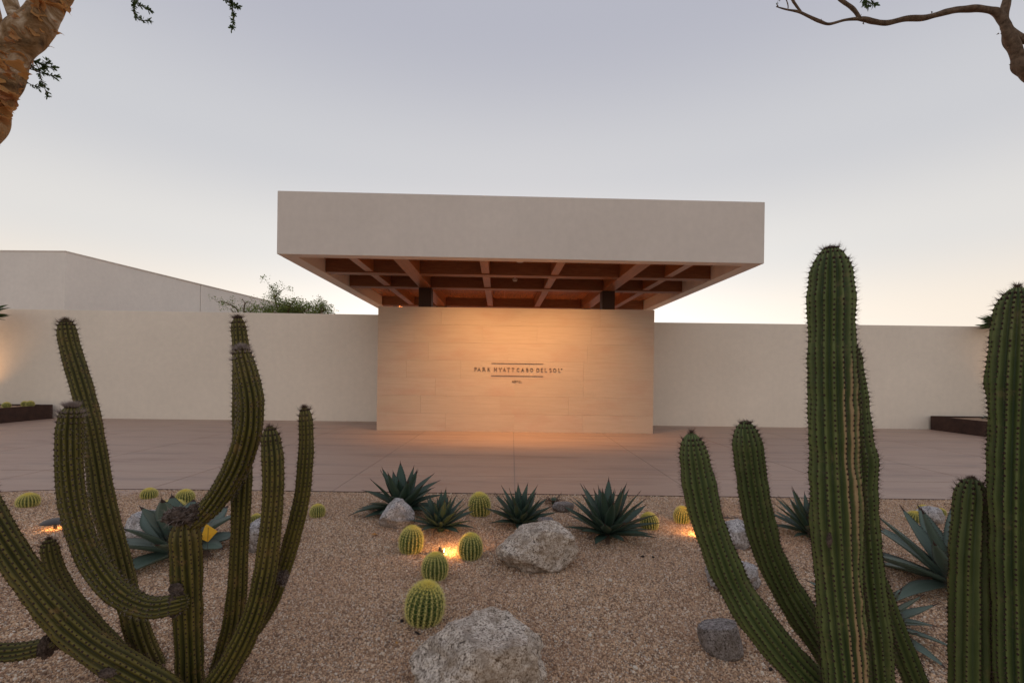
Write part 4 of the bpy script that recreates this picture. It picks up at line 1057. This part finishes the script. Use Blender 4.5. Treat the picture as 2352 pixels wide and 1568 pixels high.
path_light(127, 1215, 'mushroom shaped bronze path light glowing between the left cactus arms', 0.07, 0.115, 2.2)
def ground_light(u, v, label, en, aim):
    c = gnd(u, v); e = empty('ground_light', (c.x, c.y, gz(c.x, c.y))); tag(e, label, 'light', 'small bronze spotlights in the gravel')
    disc('stake', (0, 0, -0.03), 0.01, 0.07, M_METAL, e, 10)
    b = disc('housing', (0, 0, 0.025), 0.020, 0.05, M_METAL, e, 16, 0.025)
    disc('lens', (0, 0, -0.0035), 0.017, 0.003, M_LAMP, b, 16)
    d = (Vector(aim)-Vector((c.x, c.y, 0.06))).normalized(); q = (-d).to_track_quat('Z', 'Y'); b.rotation_euler = q.to_euler()
    lamp('POINT', 'lamp', (d.x*0.05, d.y*0.05, 0.085), en, (1, 0.46, 0.13), e, shadow_soft_size=0.025)
    return e
g0 = gnd(1026, 1268)
ground_light(1020, 1269, 'small spotlight glowing behind the second barrel cactus', 2.8, (g0.x+0.4, g0.y-0.02, 0.0))
g1 = gnd(1612, 1222)
ground_light(1612, 1226, 'spotlight lighting the gravel behind the outer left arm of the tall cactus', 3.0, (g1.x-0.4, g1.y-0.3, 0.0))
# planter uplights at the ends of the walls
def uplight(x, y, z, en, label):
    e = empty('uplight', (x, y, z)); tag(e, label, 'light', 'uplights in the steel planters')
    disc('housing', (0, 0, -0.06), 0.05, 0.10, M_METAL, e, 16); disc('lens', (0, 0, 0.041), 0.04, 0.003, M_LAMP, e, 16)
    l_ = lamp('SPOT', 'lamp', (0, 0, 0.06), en, (1, 0.50, 0.18), e, spot_size=R(110), spot_blend=1.0, shadow_soft_size=0.04)
    d = Vector((0.05, 0.55, 1)).normalized(); l_.rotation_euler = d.to_track_quat('-Z', 'Y').to_euler()
uplight(-17.3, 13.7, 0.55, 90, 'uplight in the left planter washing the wall orange')
uplight(16.3, 13.7, 0.55, 45, 'uplight in the right planter behind the right edge cactus')

# ------------------------------------------------------------------ trees
def leaves_vf(rg, centers, n, spread, size, V, Fc, T, asp=0.38):
    for c in centers:
        for k in range(n):
            q = Vector((rg.gauss(0, 1), rg.gauss(0, 1), rg.gauss(0, 1)))*spread+c
            d = Vector((rg.gauss(0, 1), rg.gauss(0, 1), rg.gauss(0.1, 0.8))).normalized(); s = d.orthogonal().normalized(); s.rotate(Matrix.Rotation(rg.uniform(0, 6.28), 3, d))
            L_ = size*rg.uniform(0.6, 1.3); w = L_*asp; up = d.cross(s)*w*0.25; o = len(V)
            V += [q, q+d*L_*0.5+s*w*0.5+up, q+d*L_, q+d*L_*0.5-s*w*0.5+up]; Fc += [(o, o+1, o+2), (o, o+2, o+3)]; t = rg.random(); T += [t]*4
def rosette(rg, base, axis, n, size, V, Fc, T):
    a = axis.orthogonal().normalized(); b = axis.cross(a)
    for k in range(n):
        w = 2.4*k; inc = 0.35+0.9*(k/n); d = (axis*math.cos(inc)+(a*math.cos(w)+b*math.sin(w))*math.sin(inc)).normalized()
        s = d.cross(axis).normalized() if d.cross(axis).length > 1e-3 else a
        L_ = size*rg.uniform(0.6, 1.15); wd = L_*0.34; o = len(V); q = base+axis*rg.uniform(-0.01, 0.01)
        V += [q, q+d*L_*0.35+s*wd*0.42, q+d*L_*0.72+s*wd*0.5, q+d*L_, q+d*L_*0.72-s*wd*0.5, q+d*L_*0.35-s*wd*0.42]
        Fc.append((o, o+1, o+2, o+3, o+4, o+5)); T += [rg.random()]*6
def sprig(parent, pts, rr_, seed, leaf=0.022, every=0.012, n=7, name='sprig'):
    """a twig with rosettes of small leaves: pts list of world Vectors"""
    rg = random.Random(seed); V, Fc = tube_vf([(p_, rr_*(1-0.6*i/len(pts))) for i, p_ in enumerate(pts)], 5, 0.02)
    tw = mk('twig', V, Fc, M_BARK2, parent, True)
    C, Lh = resample(catmull([(p_, 1) for p_ in pts], 6), every); FR = frames(C); LV, LF, T = [], [], []
    for i in range(len(C)//3, len(C)):
        if rg.random() < 0.35: continue
        d = (FR[i][0]*0.6+FR[i][1]*rg.uniform(-1, 1)+FR[i][2]*rg.uniform(-1, 1)).normalized(); rosette(rg, C[i][0], d, n, leaf, LV, LF, T)
    rosette(rg, C[-1][0], FR[-1][0], n+3, leaf, LV, LF, T)
    l_ = mk('leaves', LV, LF, M_LF, tw, False, {'tone': T}); l_['kind'] = 'stuff'

# left peeling-bark tree
tl = empty('copal_tree', (-3.75, 2.35, 0)); tl.location.z = 0
tag(tl, 'tree at the top left with a gnarled trunk and peeling orange papery bark', 'tree')
o0 = Vector(tl.location)
def loc(P): return [(p_-o0, r) for p_, r in P]
def tp(lst, Y): return loc([(at(u*0.25, v*0.25, Y), hw*0.25*Y/F/1.42) for u, v, hw in lst])
YT = 2.4
base_p = [(Vector((o0.x, o0.y, -0.05))-o0, 0.17), (Vector((o0.x+0.02, o0.y, 0.5))-o0, 0.14), (Vector((-3.35, 2.40, 1.4))-o0, 0.125)]
trunkP = base_p+tp([(-520, 1750, 170), (-290, 1400, 165), (-120, 1130, 168), (-10, 860, 175), (60, 660, 172), (135, 480, 178), (240, 330, 190), (330, 210, 180), (420, 90, 165), (505, -20, 150), (620, -220, 140), (800, -600, 120), (900, -1100, 80)], YT)
V, Fc = tube_vf(trunkP, 36, 0.012, 0.30, 3)
mk('trunk', V, Fc, M_BARK, tl, True)
V, Fc = tube_vf(tp([(215, 330, 110), (160, 190, 88), (118, 90, 78), (85, 0, 80), (40, -120, 78), (-100, -450, 70), (-200, -900, 50)], YT+0.03), 20, 0.015, 0.35, 9)
mk('limb', V, Fc, M_BARK, tl, True)
V, Fc = tube_vf(tp([(-80, 380, 75), (-30, 215, 62), (-60, 60, 55), (-160, -200, 50)], YT+0.08), 18, 0.015, 0.35, 12)
mk('limb', V, Fc, M_BARK, tl, True)
# flakes: curled thin shells
fm = []
for k in range(4):
    rg = random.Random(70+k); V = []; Fc = []; n = 6
    for i in range(n+1):
        for j in range(4):
            t = i/n; s_ = j/3-0.5; w = (1-0.75*t**1.3)*(1+0.25*math.sin(7*t+k*2)); curl = 0.5*t*t
            V.append(Vector((t*math.cos(curl), s_*w*1.15+rg.uniform(-.05, .05), math.sin(curl)*t*0.9+0.15*s_*s_+rg.uniform(-.03, .03))))
    for i in range(n):
        for j in range(3): a = i*4+j; Fc.append((a, a+1, a+5, a+4))
    o = mk('bark_flake', V, Fc, M_FLAKE); fm.append(o.data); bpy.data.objects.remove(o)
C, Lh = resample(catmull(trunkP, 8), 0.01); FR = frames(C); rg = random.Random(5)
for k in range(290):
    i = rg.randrange(int(len(C)*0.33), int(len(C)*0.86)); c, r, s = C[i]; t, n, b = FR[i]
    # ragged flakes all round, most on the side towards the bed
    a = rg.uniform(0, 6.283); d = n*math.cos(a)+b*math.sin(a)
    if d.x < -0.1 and rg.random() < 0.8: d = Vector((abs(d.x), d.y, d.z))
    if d.y > 0.5: d = Vector((d.x, -d.y*0.5, d.z)).normalized()
    d = (d-t*d.dot(t)).normalized()
    o = bpy.data.objects.new('bark_flake', fm[rg.randrange(4)]); S.collection.objects.link(o); o.parent = tl
    lift = (d*0.24+t*rg.choice([-1, 1])*rg.uniform(0.3, 1)).normalized(); side = lift.cross(d).normalized(); up = side.cross(lift).normalized()
    m3 = Matrix((lift, side, up)).transposed(); o.matrix_local = Matrix.Translation(c+d*r*rg.uniform(0.86, 0.98)) @ m3.to_4x4() @ Matrix.Diagonal((*(Vector((1, 1, 1))*rg.choice([0.02, 0.03, 0.035, 0.05, 0.065])),)).to_4x4()
def lp(u, v, Y): return at(u*0.25, v*0.25, Y)-o0
sprig(tl, [lp(120, 560, 2.5), lp(260, 540, 2.52), lp(370, 590, 2.55), lp(470, 620, 2.57)], 0.004, 1, 0.030)
sprig(tl, [lp(190, 620, 2.5), lp(300, 640, 2.52), lp(400, 680, 2.55), lp(510, 700, 2.57)], 0.004, 2, 0.028)
sprig(tl, [lp(180, 640, 2.5), lp(230, 740, 2.52), lp(330, 800, 2.55), lp(370, 780, 2.57)], 0.003, 3, 0.022)
sprig(tl, [lp(260, 640, 2.5), lp(340, 600, 2.52), lp(370, 700, 2.55), lp(400, 780, 2.56), lp(430, 870, 2.57)], 0.003, 4, 0.022)
sprig(tl, [lp(150, 530, 2.5), lp(250, 590, 2.52), lp(350, 640, 2.55), lp(440, 580, 2.57)], 0.003, 14, 0.030)
sprig(tl, [lp(1215, -260, 2.9), lp(1225, -60, 2.9), lp(1232, 60, 2.9), lp(1240, 140, 2.9), lp(1290, 190, 2.9), lp(1360, 185, 2.9)], 0.003, 5, 0.026)
sprig(tl, [lp(1215, -150, 2.9), lp(1235, -10, 2.9), lp(1290, 50, 2.9), lp(1370, 95, 2.9)], 0.003, 6, 0.026)
sprig(tl, [lp(2080, -400, 2.9), lp(2095, -120, 2.9), lp(2110, 0, 2.9), lp(2140, 100, 2.9), lp(2150, 180, 2.9), lp(2130, 250, 2.9)], 0.003, 7, 0.026, 0.010, 8)
sprig(tl, [lp(2095, -120, 2.9), lp(2060, -40, 2.9), lp(2090, 10, 2.9), lp(2180, 60, 2.9)], 0.003, 8, 0.026)
# roof of twigs and leaves above and out of the frame
V, Fc = tube_vf(loc([(at(225, -260, 2.3)-Vector((0, 0, 0)), 0.06), (Vector((-1.4, 2.55, 5.05)), 0.04), (Vector((0.2, 2.8, 5.4)), 0.02)]), 10, 0.05, 0.2, 4)
mk('limb', V, Fc, M_BARK, tl, True)
V, Fc = tube_vf(loc([(Vector((-1.4, 2.55, 5.05)), 0.02), (Vector((-1.5, 2.9, 4.75)), 0.012), (at(1215*0.25, -260*0.25, 2.9), 0.003)])+[], 8, 0.05); mk('limb', V, Fc, M_BARK2, tl, True)
V, Fc = tube_vf(loc([(Vector((-0.6, 2.7, 5.25)), 0.015), (Vector((-1.7, 2.85, 5.0)), 0.010), (at(2080*0.25, -100, 2.9), 0.003)]), 8, 0.05); mk('limb', V, Fc, M_BARK2, tl, True)
rg = random.Random(8); cs = []
while len(cs) < 80:
    q = Vector((rg.uniform(-5.5, 1.0), rg.uniform(-2.5, 2.4), rg.uniform(4.6, 6.6)))
    if q.z > CH+0.82*max(0, q.y)+1.2: cs.append(q-o0)
V, Fc, T = [], [], []; leaves_vf(rg, cs, 70, 0.30, 0.07, V, Fc, T)
c_ = mk('crown', V, Fc, M_LF, tl, False, {'tone': T}); c_['kind'] = 'stuff'

# right tree
tr = empty('copal_tree', (5.35, 4.1, 0)); o0 = Vector(tr.location)
tag(tr, 'tree at the top right with a bare brown branch reaching left across the sky', 'tree')
YB = 4.0
def bp(lst): 
    return loc([(at(1715+.2708*x, .2708*y, YB+(q[3] if len(q) > 3 else 0)), q[2]*.2708/2*YB/F/1.25) for q in lst for x, y in [q[:2]]])
V, Fc = tube_vf([(Vector((0, 0, -0.05)), 0.14), (Vector((0.02, 0, 1.0)), 0.12), (Vector((0.05, -0.05, 2.3)), 0.11)]+bp([(2850, 1000, 190), (2620, 780, 185), (2450, 650, 175), (2350, 555, 165), (2305, 470, 112), (2275, 400, 105), (2230, 320, 110), (2200, 240, 100), (2175, 180, 90), (2120, 110, 75), (2050, 85, 64), (1950, 75, 60), (1800, 82, 56), (1700, 102, 54), (1600, 130, 52), (1500, 152, 52), (1350, 160, 50), (1200, 195, 48), (1080, 187, 46), (1000, 165, 42), (930, 160, 30), (830, 172, 24), (700, 207, 26), (620, 182, 30), (540, 147, 27), (440, 102, 24), (330, 80, 17), (250, 58, 8)]), 14, 0.018, 0.35, 2)
mk('trunk', V, Fc, M_BARK2, tr, True)
for P in ([(2190, 230, 80), (2180, 150, 78), (2195, 60, 74), (2215, -60, 66), (2250, -400, 50)], [(2200, 250, 90), (2270, 300, 92), (2352, 335, 90), (2500, 330, 80), (2800, 200, 60)],
          [(960, 160, 36), (930, 110, 36), (880, 60, 40), (800, 0, 42), (740, -90, 36), (600, -300, 22)], [(460, 100, 18), (420, 50, 26), (390, 0, 28), (370, -80, 24), (340, -300, 14)], [(352, 72, 10), (350, 40, 10), (335, -5, 9), (320, -60, 8)]):
    V, Fc = tube_vf(bp(P), 12, 0.018, 0.3, 5); mk('limb', V, Fc, M_BARK2, tr, True)
def lq(x, y): return at(1715+.2708*x, .2708*y, YB)-o0
sprig(tr, [lq(940, -260), lq(960, -120), lq(990, -30), lq(1010, 10), lq(1030, 40)], 0.004, 21, 0.05, 0.02, 8)
sprig(tr, [lq(980, -120), lq(1030, -30), lq(1070, 15), lq(1085, 30)], 0.004, 22, 0.05, 0.02, 8)
sprig(tr, [lq(330, -60), lq(300, -10), lq(265, 10), lq(262, 30)], 0.002, 23, 0.018, 0.05, 4)
# little stubs along the branch
V, Fc = [], []
for x, y, dx, dy in ((965, 140, 12, -22), (990, 200, 6, 12), (632, 172, 2, -12), (1395, 140, -6, -14), (2215, 150, 18, 12), (2130, 290, -14, 6), (2235, 210, 12, 6), (262, 50, -6, -20), (550, 165, -6, 10), (1570, 105, -6, -10), (2215, 410, -18, 4), (2235, 550, -14, 2)):
    a, b = lq(x, y), lq(x+dx, y+dy); spine(V, Fc, a-(b-a)*0.5, b-a, (b-a).length*1.5, 0.008)
s_ = mk('twig_stubs', V, Fc, M_BARK2, tr); s_['kind'] = 'stuff'
rg = random.Random(18); cs = []
while len(cs) < 80:
    q = Vector((rg.uniform(0.8, 7.0), rg.uniform(-2.5, 3.6), rg.uniform(5.2, 7.4)))
    if q.z > CH+0.82*max(0, q.y)+1.3: cs.append(q-o0)
V, Fc, T = [], [], []; leaves_vf(rg, cs, 70, 0.32, 0.075, V, Fc, T)
c_ = mk('crown', V, Fc, M_LF, tr, False, {'tone': T}); c_['kind'] = 'stuff'

# trees beyond the left wall
def far_tree(u, vbase, Y, label, seed, limbs, nleaf, size):
    c = at(u, vbase, Y); e = empty('mesquite_tree', (c.x, Y, 0)); o = Vector(e.location); rg = random.Random(seed)
    tag(e, label, 'tree', 'mesquite trees behind the left wall')
    V, Fc = tube_vf([(Vector((0, 0, -0.1)), 0.12), (Vector((0.1, 0, 1.2)), 0.10), (at(u, 745, Y)-o, 0.06)], 8, 0.2, 0.2, seed); mk('trunk', V, Fc, M_BARK2, e, True)
    V, Fc, LV, LF, T = [], [], [], [], []
    for P, dn in limbs:
        pts_ = [at(u, 750, Y)-o]+[at(a, b, Y+rg.uniform(-0.5, 0.5))-o for a, b in P]
        tube_vf([(q, 0.035*(1-0.85*i/len(pts_))) for i, q in enumerate(pts_)], 5, 0.12, 0, 0, V, Fc)
        C, Lh = resample(catmull([(q, 1) for q in pts_], 6), 0.10)
        for i in range(len(C)//4, len(C)):
            if rg.random() < dn:
                q = C[i][0]+Vector((rg.gauss(0, .14), rg.gauss(0, .3), rg.gauss(0, .14)))
                tube_vf([(C[i][0], 0.006), (C[i][0].lerp(q, .6)+Vector((0, 0, 0.03)), 0.005), (q, 0.003)], 4, 0.1, 0, 0, V, Fc)
                leaves_vf(rg, [q], int(nleaf*1.8), 0.09, size*1.25, LV, LF, T, 0.5)
    mk('limb', V, Fc, M_BARK2, e, True)
    c_ = mk('crown', LV, LF, M_LF2, e, False, {'tone': T}); c_['kind'] = 'stuff'
far_tree(650, 722, 21, 'tallest leafy mesquite showing above the left wall beside the canopy', 61, [
    ([(640, 715), (632, 690), (628, 668), (618, 655)], .95), ([(632, 690), (640, 672), (652, 664)], .8), ([(660, 718), (668, 700), (680, 690)], 1), ([(672, 718), (690, 706), (702, 698)], 1), ([(680, 722), (705, 712), (722, 704)], 1), ([(625, 718), (610, 710), (600, 704)], .8),
    ([(640, 722), (625, 716), (612, 714)], 1), ([(655, 716), (662, 708), (668, 712)], 1), ([(690, 718), (700, 712), (712, 715)], 1), ([(645, 708), (640, 700), (655, 690)], 1), ([(665, 706), (672, 694), (682, 682)], .8), ([(640, 716), (650, 712), (690, 716)], 1), ([(650, 720), (670, 716), (700, 720)], 1), ([(640, 722), (620, 722), (606, 718)], 1)], 16, 0.065)
far_tree(560, 722, 22, 'thin sparse mesquite with bare twigs left of the leafy one', 62, [
    ([(545, 712), (525, 698), (508, 692), (498, 693)], .5), ([(560, 710), (562, 696), (556, 686)], .5), ([(562, 700), (575, 694)], .5), ([(575, 716), (588, 708), (580, 702)], .6), ([(550, 722), (535, 716), (530, 708)], .5), ([(565, 722), (580, 718), (600, 720)], .9)], 9, 0.06)
far_tree(737, 724, 21, 'small bushy mesquite top nearest the canopy above the left wall', 63, [
    ([(733, 715), (728, 706), (722, 704)], 1), ([(738, 712), (740, 700), (743, 696)], 1), ([(742, 716), (748, 710), (750, 716)], 1), ([(735, 722), (725, 718), (716, 720)], 1), ([(750, 722), (762, 719), (770, 721)], .3), ([(737, 720), (742, 714), (738, 706)], 1)], 16, 0.06)

# fan palms in the planters
def fan_palm(x, y, h, label, seed, fronds, fr=0.55):
    e = empty('fan_palm', (x, y, 0.40)); tag(e, label, 'palm'); rg = random.Random(seed)
    V, Fc = tube_vf([(Vector((0, 0, -0.1)), 0.11), (Vector((0.03, 0, h*0.5)), 0.09), (Vector((0, 0, h)), 0.08)], 12, 0.06, 0.25, seed); mk('trunk', V, Fc, M_BARK2, e, True)
    for k in range(fronds):
        az = 6.283*k/fronds+rg.uniform(-.2, .2); el = rg.uniform(-0.35, 0.9); d = Vector((math.cos(az)*math.cos(el), math.sin(az)*math.cos(el), math.sin(el)))
        hub = Vector((0, 0, h))+d*rg.uniform(0.35, 0.55); V, Fc = tube_vf([(Vector((0, 0, h-0.05)), 0.012), (hub, 0.006)], 5, 0.1); side = d.cross(Vector((0, 0, 1))).normalized(); up = side.cross(d)
        T = [0.3]*len(V)
        for j in range(22):
            a = (j/21-0.5)*2.5; q = (d*math.cos(a)+side*math.sin(a)).normalized(); s = side*math.cos(a)-d*math.sin(a); L_ = fr*rg.uniform(0.85, 1.05); o = len(V)
            V += [hub, hub+q*L_*0.5+s*0.011+up*0.01, hub+q*L_-Vector((0, 0, 0.06)), hub+q*L_*0.5-s*0.011+up*0.01]; Fc += [(o, o+1, o+2), (o, o+2, o+3)]; T += [rg.random()]*4
        mk('frond', V, Fc, M_LF, e, False, {'tone': T})
fan_palm(-16.2, 13.5, 2.65, 'fan palm in the left planter, only frond tips in the frame', 71, 15)
fan_palm(15.25, 13.9, 2.75, 'fan palm in the right planter behind the right edge cactus', 72, 11)
# small strap-leaved plant in the right planter
e = empty('planter_shrub', (14.35, 13.6, 0.40)); tag(e, 'small dark strappy plant in the right planter', 'plant'); rg = random.Random(9)
lm = leaf_mesh(8, 0.06, 0.9, 0, 0.3, M_AG1, 99)
for k in range(12):
    o = bpy.data.objects.new('leaf', lm); S.collection.objects.link(o); o.parent = e; o.rotation_euler = (0, -R(rg.uniform(20, 70)), k*2.4); L_ = rg.uniform(0.25, 0.4); o.scale = (L_, L_, L_); o.location = (rg.uniform(-.25, .25), rg.uniform(-.2, .2), 0)
